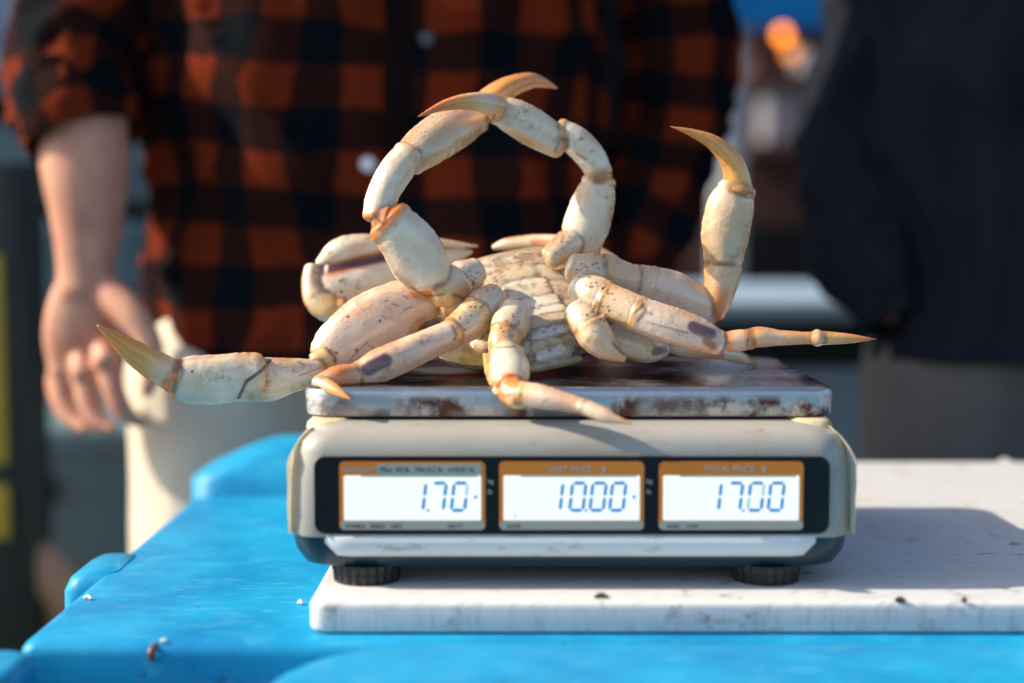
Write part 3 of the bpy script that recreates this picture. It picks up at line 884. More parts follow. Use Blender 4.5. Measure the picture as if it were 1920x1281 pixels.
# right leg swung up
limb([(1070, 500, 1.0, 24), (1100, 510, 1.0, 35), (1122, 515, 1.003, 34)], [(0, CREAM), (1, CREAM)])
limb([(1125, 512, 1.005, 36), (1160, 522, 1.007, 33), (1188, 528, 1.009, 31)], [(0, YEL), (0.3, CREAM), (1, CREAM)])
limb([(1186, 530, 1.012, 32), (1245, 548, 1.016, 42), (1305, 573, 1.02, 38), (1342, 592, 1.022, 22)], J(PINK, TAN, TAN, 0.08), 0.6)
limb([(1338, 594, 1.021, 18), (1350, 552, 1.02, 27), (1356, 510, 1.02, 35), (1357, 475, 1.02, 35)], [(0, ORANGE), (0.25, TAN), (0.5, CREAM), (1, CREAM)], 0.7)
limb([(1358, 490, 1.018, 36), (1362, 435, 1.016, 45), (1371, 388, 1.014, 43), (1384, 350, 1.012, 33)], J(CREAM, CREAM, TAN, 0.1), 0.6)
limb([(1386, 364, 1.012, 29), (1377, 312, 1.01, 22), (1344, 272, 1.008, 15), (1300, 250, 1.006, 8), (1256, 237, 1.004, 1)], [(0, GOLD), (0.5, (0.74, 0.33, 0.06)), (1, ORANGE)], 0.65, knob=False)
# orange membranes that show at the knees
for rows_ in ([(1127, 338, 1.044, 23), (1122, 326, 1.044, 24)], [(1055, 262, 1.042, 22), (1046, 254, 1.041, 22)], [(722, 414, 0.976, 34), (708, 410, 0.976, 27)], [(1384, 360, 1.012, 29), (1386, 352, 1.012, 29)],
              [(322, 704, 0.944, 31), (330, 707, 0.945, 33)], [(900, 210, 1.045, 25), (905, 202, 1.048, 25)], [(934, 203, 1.03, 22), (926, 201, 1.03, 23)]):
    limb(rows_, [(0, ORANGE), (1, TAN)], 0.8)
# left claw folded across the face
S_CL = [limb([(590, 545, 1.066, 42), (628, 546, 1.065, 53), (695, 526, 1.07, 50), (765, 505, 1.075, 38), (840, 485, 1.08, 18), (885, 472, 1.085, 4)], J(WHITE, TAN, CREAM, 0.1), 0.55),
        limb([(600, 498, 1.066, 13), (645, 470, 1.066, 25), (720, 462, 1.072, 21), (800, 457, 1.078, 13), (898, 462, 1.085, 2)], J(WHITE, CREAM, WHITE, 0.1), 0.6)]
limb([(586, 500, 1.064, 15), (584, 530, 1.060, 20), (594, 562, 1.056, 25), (618, 580, 1.053, 25), (646, 582, 1.053, 18)], [(0, WHITE), (0.45, CREAM), (0.75, YEL), (1, TAN)], 0.9)
# right claw behind the arch
S_CR = [limb([(924, 464, 1.088, 5), (955, 458, 1.086, 12), (1015, 455, 1.082, 15), (1065, 462, 1.078, 20)], J(WHITE, CREAM, CREAM, 0.1), 0.7),
        limb([(1050, 468, 1.078, 22), (1105, 478, 1.075, 20), (1145, 486, 1.072, 11), (1174, 497, 1.07, 2)], [(0, CREAM), (0.7, CREAM), (0.85, TAN), (1, DK)], 0.8)]

cvn = np.array([tuple(p) for p in cv])
# nothing of the crab may sink into the plate
on_plate = (np.abs(cvn[:, 0] - CX) < 0.169) & (cvn[:, 1] > 0.912) & (cvn[:, 1] < 1.138)
low = cvn[on_plate, 2] - ZP
print('crab lowest above plate', low.min(), 'carapace', carapace_low - ZP)
sunk = on_plate & (cvn[:, 2] < ZP + 0.0004)
cvn[sunk, 2] = ZP + 0.0004
src = bpy.data.meshes.new('crab_source')
src.from_pydata([tuple(p) for p in cvn], [], cf)
src.update()
tmp = bpy.data.objects.new('crab_source', src)
COL.objects.link(tmp)
rm = tmp.modifiers.new('remesh', 'REMESH')
rm.mode, rm.voxel_size, rm.use_smooth_shade = 'VOXEL', 0.00075, True
sm = tmp.modifiers.new('smooth', 'SMOOTH')
sm.factor, sm.iterations = 0.5, 2
dg = bpy.context.evaluated_depsgraph_get()
cme = bpy.data.meshes.new_from_object(tmp.evaluated_get(dg))
bpy.data.objects.remove(tmp)
cme.name = 'crab'
kd = KDTree(len(cvn))
for i, p in enumerate(cvn): kd.insert(p, i)
kd.balance()
nv_ = len(cme.vertices)
P = np.empty(nv_ * 3, np.float32)
cme.vertices.foreach_get('co', P)
P = P.reshape(-1, 3)
sarr = np.array(cs)
near = np.empty(nv_, np.int64)
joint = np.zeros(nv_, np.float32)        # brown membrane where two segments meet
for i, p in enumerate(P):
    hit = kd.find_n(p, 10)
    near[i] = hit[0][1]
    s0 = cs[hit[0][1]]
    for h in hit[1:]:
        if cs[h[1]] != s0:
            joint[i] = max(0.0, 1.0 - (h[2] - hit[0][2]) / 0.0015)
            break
col = np.array(cc, np.float32)[near]
sid = np.array(cs)[near]
# soften colour steps
E = np.empty(len(cme.edges) * 2, np.int32)
cme.edges.foreach_get('vertices', E)
E = E.reshape(-1, 2)
deg = np.bincount(E.ravel(), minlength=nv_).astype(np.float32)[:, None]
for _ in range(4):
    acc = np.zeros_like(col)
    for k in range(3):
        acc[:, k] = np.bincount(E[:, 0], col[E[:, 1], k], nv_) + np.bincount(E[:, 1], col[E[:, 0], k], nv_)
    col = 0.4 * col + 0.6 * acc / np.maximum(deg, 1)
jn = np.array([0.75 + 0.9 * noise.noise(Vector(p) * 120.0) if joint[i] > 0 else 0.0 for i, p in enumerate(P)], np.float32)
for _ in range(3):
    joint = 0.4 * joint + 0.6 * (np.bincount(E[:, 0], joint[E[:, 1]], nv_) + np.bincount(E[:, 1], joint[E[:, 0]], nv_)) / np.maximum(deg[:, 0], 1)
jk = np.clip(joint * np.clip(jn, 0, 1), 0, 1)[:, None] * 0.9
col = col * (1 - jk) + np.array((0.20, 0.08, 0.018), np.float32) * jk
# the belly plates are stained: brown in blotches, pale where rubbed
belly = (sid >= SEG_BELLY[0]) & (sid <= SEG_BELLY[1])
for i in np.nonzero(belly)[0]:
    q = Vector(P[i]) * 1.0
    n1 = noise.fractal(q * 60.0, 0.9, 2.1, 4)
    n2 = noise.fractal(q * 200.0 + Vector((3, 1, 7)), 0.9, 2.2, 3)
    k = min(1.0, max(0.0, -0.02 + n1 * 0.9 + n2 * 0.25))
    col[i] = col[i] * (1 - 0.75 * k) + np.array((0.24, 0.15, 0.06), np.float32) * (0.75 * k)
# pigment marks: seams, cracks and dark patches that belong to the shell
U, V = project(P)
def mark(poly, width, colr, strength=1.0, only=None, soft=0.5):
    d = np.full(nv_, 1e9)
    for (x0, y0), (x1, y1) in zip(poly[:-1], poly[1:]):
        dx, dy = x1 - x0, y1 - y0
        t = np.clip(((U - x0) * dx + (V - y0) * dy) / (dx * dx + dy * dy + 1e-9), 0, 1)
        d = np.minimum(d, np.hypot(U - x0 - t * dx, V - y0 - t * dy))
    k = np.clip((width - d) / (width * soft), 0, 1) * strength
    if only is not None: k = k * np.isin(sid, only)
    col[:] = col * (1 - k[:, None]) + np.array(colr, np.float32) * k[:, None]
mark([(592, 510), (640, 502), (712, 482), (790, 470)], 15, (0.46, 0.15, 0.03), 0.9, S_CL)
mark([(604, 507), (640, 500), (712, 485), (790, 472)], 9, (0.10, 0.012, 0.003), 1.0, S_CL)
mark([(930, 470), (1060, 466)], 6, (0.50, 0.20, 0.04), 0.9, S_CR)
mark([(1000, 455), (1050, 458)], 9, ORANGE, 0.7, S_CR)
mark([(506, 676), (492, 694), (462, 715), (448, 745)], 4.5, (0.10, 0.05, 0.02), 1.0, [S_L2C, S_L2P])
mark([(690, 692), (722, 676)], 17, PURPLE, 0.95, [S_L3M], 0.4)
mark([(1300, 613), (1332, 626)], 14, PURPLE, 0.95, [S_R3M], 0.4)
mark([(1325, 640), (1338, 650)], 12, (0.42, 0.13, 0.03), 0.9, [S_R3M], 0.6)
mark([(1228, 660), (1244, 656)], 9, PURPLE, 0.85, [S_R4M], 0.4)
mark([(1188, 588), (1200, 578), (1206, 571)], 4, DK, 0.8, [S_R3M, S_R3M - 1])
mark([(1215, 605), (1290, 625)], 2.2, (0.35, 0.16, 0.06), 0.7, [S_R3M])
random.seed(3)
for poly in (((735, 570), (748, 574)), ((760, 580), (770, 576)), ((716, 592), (724, 598)), ((757, 555), (765, 560)), ((690, 647), (700, 652)), ((722, 565), (728, 563))):
    mark(poly, 2.2, (0.42, 0.17, 0.04), 0.8)
for (x, y) in ((638, 527), (631, 662), (627, 677), (668, 657), (652, 594), (712, 602), (360, 697), (1130, 541), (640, 547)):
    mark([(x, y), (x + 0.5, y)], 3.6, (0.03, 0.02, 0.02), 0.9)
random.seed(11)
for (x, y, rad, n_) in ((905, 528, 26, 16), (880, 515, 20, 8), (1112, 545, 28, 20), (1122, 598, 26, 16), (1100, 505, 24, 14), (905, 575, 26, 12), (1150, 560, 22, 8), (955, 610, 22, 8), (880, 600, 22, 7), (1060, 455, 14, 6)):
    for _ in range(n_):
        a_, q_ = random.random() * 6.283, rad * math.sqrt(random.random())
        mark([(x + q_ * math.cos(a_), y + q_ * math.sin(a_)), (x + q_ * math.cos(a_) + 1.5, y + q_ * math.sin(a_))], random.uniform(1.6, 3.2), (0.24, 0.10, 0.03), 0.8)
for poly, w_ in ((((848, 612), (856, 628), (852, 636)), 4.5), (((1203, 572), (1212, 582), (1196, 602)), 4.0), (((1150, 645), (1168, 664)), 5.0), (((1128, 562), (1120, 590)), 2.6), (((690, 640), (655, 675)), 1.6), (((868, 560), (850, 552)), 5.0),
                 (((772, 540), (800, 556), (832, 552)), 3.4), (((700, 400), (716, 418)), 4.0), (((1100, 300), (1082, 288)), 3.0), (((1040, 285), (1050, 262)), 3.0), (((928, 215), (921, 228)), 3.5), (((560, 705), (600, 690)), 1.5),
                 (((965, 735), (950, 742), (936, 736)), 4.0), (((930, 652), (965, 650)), 2.6), (((1405, 622), (1400, 650)), 2.4), (((335, 690), (326, 725)), 3.0)):
    mark(list(poly), w_, (0.17, 0.07, 0.02), 0.75, None, 0.8)
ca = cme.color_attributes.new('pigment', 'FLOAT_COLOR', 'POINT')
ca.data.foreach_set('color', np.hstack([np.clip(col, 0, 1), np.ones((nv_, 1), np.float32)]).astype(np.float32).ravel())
cme.materials.clear()
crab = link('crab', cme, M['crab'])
cme.polygons.foreach_set('use_smooth', [True] * len(cme.polygons))
tag(crab, 'live cream and orange crab lying on its back on the scale plate, legs raised', 'crab')
print('crab verts', nv_)

# ------------------------------------------------------------------ people
def surface(rows_fn, nu, nvv, close=True):
    v, uv, f = [], [], []
    for j in range(nvv + 1):
        for i in range(nu + 1):
            p, q = rows_fn(i / nu, j / nvv)
            v.append(p); uv.append(q)
    for j in range(nvv):
        for i in range(nu):
            a = j * (nu + 1) + i
            f.append((a, a + 1, a + nu + 2, a + nu + 1))
    return v, f, uv
def wr(p, s, seed=0.0): return noise.noise(Vector((p.x * s + seed, p.y * s, p.z * s)))
def body_mesh(parts, voxel, name, mat, parent):
    V_, F_ = [], []
    for rows, n, view in parts:
        v, f, _ = tube3(rows, n, 6, view, 0.7, 2.1)
        k = len(V_)
        V_ += v
        F_ += [tuple(i + k for i in q) for q in f]
    me = bpy.data.meshes.new('body_source')
    me.from_pydata([tuple(p) for p in V_], [], F_)
    t = bpy.data.objects.new('body_source', me)
    COL.objects.link(t)
    r_ = t.modifiers.new('r', 'REMESH'); r_.mode, r_.voxel_size, r_.use_smooth_shade = 'VOXEL', voxel, True
    s_ = t.modifiers.new('s', 'SMOOTH'); s_.factor, s_.iterations = 0.5, 5
    d_ = bpy.context.evaluated_depsgraph_get()
    out = bpy.data.meshes.new_from_object(t.evaluated_get(d_))
    bpy.data.objects.remove(t)
    out.name = name
    out.materials.clear()
    out.polygons.foreach_set('use_smooth', [True] * len(out.polygons))
    return link(name, out, mat, parent)
FY, UPV = Vector((0, 1, 0)), Vector((0, 1, 0))
def crease(x, y, z):
    return max(0.0, 1.0 - abs(noise.noise(Vector((x, y, z)))) * 4.5) ** 2
def sleeve(name, pts, flat, mat, parent, n=40, amp=0.006, seed=0.0, sub=10, freq=16.0, thick=0.003, v0=0.0):
    rows = spline(px_rows(pts, flat), sub)
    C = [Vector(r_[:3]) for r_ in rows]
    acc = [0.0]
    for i in range(1, len(C)): acc.append(acc[-1] + (C[i] - C[i - 1]).length)
    v, uv, f = [], [], []
    for i, c in enumerate(C):
        t = (C[min(i + 1, len(C) - 1)] - C[max(i - 1, 0)]).normalized()
        side = t.cross(Vector((0, 1, 0))).normalized()
        dep = t.cross(side).normalized()
        for k in range(n + 1):
            a = 2 * math.pi * k / n
            p = c + side * (rows[i][3] * math.cos(a)) + dep * (rows[i][4] * math.sin(a))
            nrm = (p - c).normalized()
            # folds run round the sleeve
            w = noise.noise(Vector((math.cos(a) * 0.9 + seed, math.sin(a) * 0.9, acc[i] * freq))) + 0.5 * noise.noise(Vector((math.cos(a) * 2 + seed, math.sin(a) * 2, acc[i] * freq * 2.2)))
            w += 0.9 * crease(math.cos(a) * 1.1 + seed, math.sin(a) * 1.1 + acc[i] * 6.0, acc[i] * freq * 0.7 + math.cos(a) * 0.8)
            v.append(p + nrm * (w * amp))
            uv.append((a * 0.062, acc[i] + v0))
    for i in range(len(C) - 1):
        for k in range(n):
            q = i * (n + 1) + k
            f.append((q, q + 1, q + n + 2, q + n + 1))
    o = mesh(name, v, f, mat, parent, True, uv)
    s_ = o.modifiers.new('thick', 'SOLIDIFY'); s_.thickness, s_.offset = thick, -1
    return o
def torso_garment(name, cx, cy, prof, mat, parent, amp, seed, nu=120, nz=60, e=2.4, hemwave=0.01, yaw=0.0, fold=9.0):
    """prof: rows z, half width, half depth, from the hem up"""
    zs = [p[0] for p in prof]
    def at_z(z):
        for i in range(len(prof) - 1):
            if z <= prof[i + 1][0]:
                t = (z - prof[i][0]) / (prof[i + 1][0] - prof[i][0])
                t = t * t * (3 - 2 * t)
                return prof[i][1] + (prof[i + 1][1] - prof[i][1]) * t, prof[i][2] + (prof[i + 1][2] - prof[i][2]) * t
        return prof[-1][1], prof[-1][2]
    def S(th, z, off=0.0):
        hx, hy = at_z(z)
        c_, s_ = math.sin(th), -math.cos(th)       # th = 0 faces the camera
        k = (abs(c_) ** e + abs(s_) ** e) ** (-1 / e)
        fade = min(1.0, (zs[-1] - z) / 0.15 + 0.2)
        w = amp * fade * (noise.noise(Vector((c_ * 2.2 + seed, s_ * 2.2, z * fold))) + 0.7 * noise.noise(Vector((c_ * 5 + seed, s_ * 5, z * 3 + 4))))
        w += amp * fade * 0.7 * crease(c_ * 2.4 + seed + z * 2.0, s_ * 2.4, z * fold * 0.55)
        x, y = c_ * k * (hx + w + off), s_ * k * (hy + w + off)
        return Vector((cx + x * math.cos(yaw) - y * math.sin(yaw), cy + x * math.sin(yaw) + y * math.cos(yaw), z))
    def fn(u, t):
        th = (u - 0.5) * 2 * math.pi
        z = zs[0] + (zs[-1] - zs[0]) * t
        z += hemwave * math.cos(2 * th) * (1 - t) ** 6
        return S(th, z), (th * 0.235 + 0.004 * math.sin(z * 14), z + 0.012 * math.sin(th * 1.3))
    v, f, uv = surface(fn, nu, nz)
    o = mesh(name, v, f, mat, parent, True, uv)
    s_ = o.modifiers.new('thick', 'SOLIDIFY'); s_.thickness, s_.offset = 0.003, -1
    return o, S
def trousers(name, cx, cy, hw, hd, ztop, zcrotch, legs, mat, parent, seed):
    """pelvis tube and two legs in one continuous cloth"""
    parts = [([(cx, cy, ztop, hw, hd), (cx, cy, (ztop + zcrotch) / 2 + 0.03, hw * 1.04, hd * 1.05), (cx, cy, zcrotch - 0.02, hw * 0.98, hd * 0.95)], 32, FY)]
    for (x0, y0, x1, y1, r0, r1) in legs:
        parts.append(([(x0, y0, zcrotch + 0.10, r0, r0 * 1.05), (x0, y0, zcrotch - 0.10, r0 * 0.98, r0), (x0 * 0.5 + x1 * 0.5, y0 * 0.5 + y1 * 0.5 - 0.01, 0.45, r1 * 1.25, r1 * 1.3), (x1, y1, 0.09, r1, r1 * 1.1)], 28, FY))
    o = body_mesh(parts, 0.007, name, mat, parent)
    me = o.data
    for vt in me.vertices:
        p = vt.co
        w = noise.noise(Vector((p.x * 9 + seed, p.y * 9, p.z * 5))) + 0.6 * noise.noise(Vector((p.x * 22 + seed, p.y * 22, p.z * 9)))
        d = Vector((p.x - cx, p.y - cy, 0))
        if d.length > 1e-4: vt.co = p + d.normalized() * (0.006 * w)
    return o

# ---- the man in the plaid shirt
MX, MY = -0.150, 1.615
man = empty('person', (MX, MY, 0))
tag(man, 'person in orange and black plaid flannel shirt, bare forearm hanging at the left', 'person', 'people behind the table')
arm = [
    (px_rows([(300, -330, 1.62, 92), (215, -60, 1.58, 88), (160, 110, 1.53, 84), (155, 220, 1.50, 82), (160, 320, 1.487, 80), (163, 410, 1.480, 66), (160, 490, 1.475, 53), (162, 540, 1.472, 52)], 0.95), 22, FY),
    (px_rows([(162, 525, 1.472, 52, 0.7), (155, 575, 1.472, 66, 0.5), (150, 630, 1.475, 70, 0.45), (150, 690, 1.478, 62, 0.42)], 0.5), 22, FY),
    (px_rows([(114, 676, 1.505, 20), (104, 722, 1.508, 18), (116, 768, 1.500, 16), (138, 795, 1.49, 11)], 0.95), 14, FY),
    (px_rows([(120, 684, 1.488, 24), (116, 735, 1.486, 21), (132, 780, 1.478, 19), (162, 806, 1.466, 12)], 0.95), 14, FY),
    (px_rows([(158, 686, 1.470, 25), (164, 745, 1.462, 22), (184, 788, 1.455, 19), (214, 806, 1.448, 12)], 0.95), 14, FY),
    (px_rows([(196, 656, 1.454, 27), (212, 728, 1.440, 22), (234, 774, 1.436, 19), (273, 798, 1.440, 9)], 0.95), 14, FY),
    (px_rows([(196, 545, 1.464, 34), (246, 590, 1.446, 31), (280, 642, 1.438, 25), (287, 695, 1.436, 20), (275, 738, 1.438, 12)], 0.9), 16, FY),
    (px_rows([(112, 672, 1.478, 20), (118, 694, 1.476, 24)], 0.9), 12, FY),
    (px_rows([(150, 676, 1.462, 20), (157, 698, 1.458, 25)], 0.9), 12, FY),
    (px_rows([(188, 655, 1.446, 20), (199, 676, 1.440, 26)], 0.9), 12, FY),
]
rest = [
    ([(MX, MY, 0.78, 0.15, 0.10), (MX, MY, 1.0, 0.155, 0.10), (MX, MY, 1.25, 0.175, 0.105), (MX, MY, 1.42, 0.15, 0.08)], 28, FY),
    ([(MX, MY + 0.01, 1.40, 0.062, 0.062), (MX, MY, 1.53, 0.055, 0.058)], 18, FY),
    ([(MX, MY - 0.01, 1.50, 0.05, 0.06), (MX, MY - 0.015, 1.56, 0.066, 0.085), (MX, MY, 1.63, 0.076, 0.095), (MX, MY, 1.69, 0.068, 0.085), (MX, MY, 1.725, 0.03, 0.04)], 22, FY),
    ([(MX, MY - 0.100, 1.62, 0.011, 0.010), (MX, MY - 0.118, 1.59, 0.015, 0.012)], 10, FY),
    (px_rows([(960 - 190 + 430, -330, 1.62, 92), (1250, -60, 1.66, 80), (1262, 150, 1.67, 70), (1225, 330, 1.65, 60), (1170, 480, 1.60, 48), (1130, 560, 1.57, 45)], 0.95), 20, FY),
]
for s in (-1, 1):
    rest.append(([(MX + s * 0.10, MY, 0.84, 0.085, 0.085), (MX + s * 0.11, MY, 0.48, 0.06, 0.065), (MX + s * 0.12, MY + 0.02, 0.10, 0.04, 0.045)], 18, FY))
    rest.append(([(MX + s * 0.078, MY + 0.005, 1.645, 0.010, 0.018), (MX + s * 0.080, MY + 0.008, 1.60, 0.009, 0.014)], 8, FY))
body_mesh(arm + rest, 0.0032, 'body', M['skin'], man)
for s in (-1, 1):
    v, f, _ = tube3([(MX + s * 0.125, MY + 0.06, 0.05, 0.045, 0.045), (MX + s * 0.13, MY - 0.08, 0.045, 0.05, 0.042), (MX + s * 0.14, MY - 0.18, 0.035, 0.042, 0.03)], 20, 6, Vector((0, 0, 1)), 0.7, 2.4)
    mesh('shoe', v, f, M['shoe'], man)
v, f, _ = tube3([(MX, MY + 0.03, 1.60, 0.074, 0.075), (MX, MY + 0.022, 1.66, 0.084, 0.094), (MX, MY + 0.012, 1.715, 0.072, 0.085), (MX, MY + 0.01, 1.74, 0.035, 0.045)], 24, 6, FY, 0.4, 2.2)
mesh('hair', v, f, M['hair'], man)
zhem = zat(694, 1.47)
shirt, SH = torso_garment('shirt', MX, MY, [(zhem, 0.264, 0.158), (zhem + 0.18, 0.250, 0.145), (zhem + 0.40, 0.246, 0.150), (1.34, 0.225, 0.130), (1.44, 0.13, 0.09), (1.47, 0.07, 0.07)], M['plaid'], man, 0.021, 2.3, fold=9.0)
th0 = math.asin(max(-1, min(1, (xat(752, 1.475) - MX) / 0.25))) * 0.92
v, f = [], []
for j in range(61):
    z = zhem + 0.01 + (1.40 - zhem) * j / 60
    for i in range(5):
        th = th0 + (i - 2) * 0.030 + 0.12 * (z - 1.05)
        off = 0.0032 if i in (1, 2, 3) else 0.0005
        v.append(SH(th, z, off))
for j in range(60):
    for i in range(4): f.append((j * 5 + i, j * 5 + i + 1, (j + 1) * 5 + i + 1, (j + 1) * 5 + i))
pk = mesh('placket', v, f, M['placket'], shirt)
for (u_, v_, mt) in ((800, 74, 'button_dark'), (691, 309, 'button_pale')):
    q = at(u_, v_, 1.478)
    best = min((th for th in np.linspace(-1.2, 1.2, 400)), key=lambda th: abs(SH(th, q.z).x - q.x))
    c_ = SH(best, q.z, 0.004)
    vv, ff, _ = tube3([(c_.x, c_.y + 0.002, c_.z, 0.008, 0.008), (c_.x, c_.y - 0.002, c_.z, 0.008, 0.008)], 18, 3, Vector((0, 0, 1)), 0.15, 2.0)
    mesh('button', vv, ff, M[mt], shirt)
sleeve('sleeve', [(420, -430, 1.64, 150), (310, -190, 1.62, 150), (210, -10, 1.585, 138), (155, 95, 1.545, 120), (140, 170, 1.515, 108), (152, 232, 1.498, 100)], 0.95, M['plaid'], man, amp=0.012, seed=5.0, freq=12)
sleeve('rolled_cuff', [(136, 168, 1.516, 118), (146, 215, 1.502, 115), (160, 262, 1.494, 108)], 0.95, M['plaid'], man, amp=0.006, seed=9.0, v0=0.03)
sleeve('sleeve', [(1110, -430, 1.64, 150), (1215, -190, 1.65, 125), (1262, 0, 1.67, 105), (1268, 170, 1.67, 98), (1238, 320, 1.655, 88), (1195, 450, 1.61, 76), (1160, 545, 1.57, 62)], 0.95, M['plaid'], man, amp=0.013, seed=14.0, freq=11)
trousers('trousers', MX, MY + 0.01, 0.205, 0.112, 0.90, 0.70, [(MX - 0.160, MY - 0.01, MX - 0.165, MY + 0.02, 0.124, 0.095), (MX + 0.12, MY + 0.01, MX + 0.14, MY + 0.02, 0.114, 0.085)], M['khaki'], man, 3.0)

# ---- the person in the dark jacket
PX, PY = xat(1965, 1.72), 1.705
per = empty('person', (PX, PY, 0))
tag(per, 'person in dark navy jacket and grey trousers, hand in pocket, at the right', 'person', 'people behind the table')
rest = [
    ([(PX, PY, 0.78, 0.15, 0.10), (PX, PY, 1.0, 0.155, 0.10), (PX, PY, 1.25, 0.175, 0.105), (PX, PY, 1.42, 0.15, 0.08)], 28, FY),
    ([(PX, PY + 0.01, 1.40, 0.062, 0.062), (PX, PY, 1.53, 0.055, 0.058)], 18, FY),
    ([(PX, PY - 0.01, 1.50, 0.05, 0.06), (PX, PY - 0.015, 1.56, 0.066, 0.085), (PX, PY, 1.63, 0.076, 0.095), (PX, PY, 1.69, 0.068, 0.085), (PX, PY, 1.725, 0.03, 0.04)], 22, FY),
    ([(PX, PY - 0.100, 1.62, 0.011, 0.010), (PX, PY - 0.118, 1.59, 0.015, 0.012)], 10, FY),
    (px_rows([(1790, -330, 1.82, 60), (1690, -100, 1.80, 55), (1640, 120, 1.77, 52), (1612, 380, 1.71, 46), (1645, 525, 1.670, 36), (1682, 596, 1.668, 22), (1705, 650, 1.70, 20), (1712, 690, 1.71, 22)], 0.95), 20, FY),
    ([(PX + 0.20, PY, 1.38, 0.055, 0.055), (PX + 0.28, PY, 1.15, 0.045, 0.045), (PX + 0.27, PY - 0.04, 0.88, 0.035, 0.035)], 16, FY),
]
for k in range(4):      # fingers inside the pocket
    rest.append((px_rows([(1694 + k * 11, 685, 1.70, 10), (1700 + k * 11, 720, 1.71, 10), (1706 + k * 11, 750, 1.715, 9)], 0.9), 10, FY))
rest.append((px_rows([(1700, 660, 1.685, 11), (1692, 690, 1.70, 11), (1694, 715, 1.71, 10)], 0.9), 10, FY))
for s in (-1, 1):
    rest.append(([(PX + s * 0.10, PY, 0.84, 0.085, 0.085), (PX + s * 0.11, PY, 0.48, 0.06, 0.065), (PX + s * 0.12, PY + 0.02, 0.10, 0.04, 0.045)], 18, FY))
    rest.append(([(PX + s * 0.078, PY + 0.005, 1.645, 0.010, 0.018), (PX + s * 0.080, PY + 0.008, 1.60, 0.009, 0.014)], 8, FY))
body_mesh(rest, 0.0050, 'body', M['skin'], per)
for s in (-1, 1):
    v, f, _ = tube3([(PX + s * 0.125, PY + 0.06, 0.05, 0.045, 0.045), (PX + s * 0.13, PY - 0.08, 0.045, 0.05, 0.042), (PX + s * 0.14, PY - 0.18, 0.035, 0.042, 0.03)], 20, 6, Vector((0, 0, 1)), 0.7, 2.4)
    mesh('shoe', v, f, M['shoe'], per)
v, f, _ = tube3([(PX, PY + 0.03, 1.60, 0.074, 0.075), (PX, PY + 0.022, 1.66, 0.084, 0.094), (PX, PY + 0.012, 1.715, 0.072, 0.085), (PX, PY + 0.01, 1.74, 0.035, 0.045)], 24, 6, FY, 0.4, 2.2)
mesh('hair', v, f, M['hair'], per)
zh2 = zat(675, 1.62)
jk, SJ = torso_garment('jacket', PX, PY, [(zh2, 0.215, 0.142), (zh2 + 0.06, 0.212, 0.140), (zh2 + 0.30, 0.222, 0.150), (1.34, 0.215, 0.130), (1.44, 0.13, 0.09), (1.47, 0.07, 0.07)], M['navy_cloth'], per, 0.024, 21.0, fold=7.0, hemwave=0.0)
sleeve('sleeve', [(1800, -330, 1.82, 130), (1700, -130, 1.80, 122), (1655, 60, 1.775, 112), (1622, 240, 1.745, 108), (1608, 390, 1.70, 100), (1632, 510, 1.665, 82), (1678, 606, 1.638, 54)], 0.95, M['navy_cloth'], per, amp=0.013, seed=31.0, freq=14)
sleeve('sleeve', [(2130, -330, 1.74, 130), (2290, -130, 1.72, 120), (2400, 130, 1.71, 108), (2415, 350, 1.70, 95), (2390, 590, 1.67, 75)], 0.95, M['navy_cloth'], per, amp=0.012, seed=41.0, freq=11)
trousers('trousers', PX, PY, 0.200, 0.110, 0.845, 0.70, [(PX - 0.115, PY, PX - 0.12, PY + 0.02, 0.112, 0.085), (PX + 0.115, PY, PX + 0.12, PY + 0.02, 0.112, 0.085)], M['grey_cloth'], per, 8.0)

# ------------------------------------------------------------------ behind: harbour things out of focus
M['white_tote'] = worn('white_tote_plastic', (0.24, 0.33, 0.41), (0.16, 0.20, 0.23), 8, 0.55, 0.75, 0.4, 0.5, 0.08, 3)
M['dark'] = plain('dark_stuff', (0.005, 0.006, 0.008), 0.8, 0.3, 3)
M['green'] = plain('dark_green_paint_and_rim_shade', (0.003, 0.010, 0.008), 0.5, 0.2, 6)
M['yellow'] = plain('yellow_paint', (0.40, 0.32, 0.03), 0.5, 0.15, 10)
M['awning'] = plain('blue_awning_cloth', (0.008, 0.16, 0.42), 0.8, 0.1, 3)
M['pale_metal'] = plain('pale_metal', (0.36, 0.38, 0.40), 0.5, 0.1, 4)
M['white_paint'] = plain('white_paint', (0.22, 0.22, 0.26), 0.6, 0.1, 4)
M['red_brown'] = plain('red_brown_wood', (0.05, 0.014, 0.012), 0.7, 0.3, 5)
M['wall'] = plain('dark_shed_wall', (0.010, 0.011, 0.014), 0.85, 0.3, 1.2)
M['grey_teal'] = plain('grey_teal_plastic', (0.11, 0.18, 0.20), 0.5, 0.15, 3)
M['tan'] = plain('tan_rope', (0.42, 0.28, 0.19), 0.85, 0.25, 30, bumps=0.4, bscale=80)

# white tote behind, between the two people
wt = empty('white_tote', (0.55, 2.5, 0))
tag(wt, 'white plastic fish tote with thick rim standing behind the scale between the people', 'tote')
zr1, zr0 = zat(562, 2.2), zat(606, 2.2)
slab('rim', 0.05, 0.95, 2.2, 2.95, zr0, zr1, 0.03, 0.01, M['white_tote'], wt)
v, f = stack([rr_ring(0.5, 2.60, 0.39, 0.30, 0.04, 0.0), rr_ring(0.5, 2.59, 0.42, 0.335, 0.04, zr0 - 0.075)])
mesh('tub', v, f, M['white_tote'], wt, True, None, R(40))
v, f = stack([rr_ring(0.5, 2.59, 0.40, 0.315, 0.04, zr0 - 0.076), rr_ring(0.5, 2.59, 0.40, 0.315, 0.04, zr0 + 0.001)])
mesh('rim_shade', v, f, M['green'], wt, True, None, R(40))  # dark ring: the shade beneath the overhanging rim, put into the colour

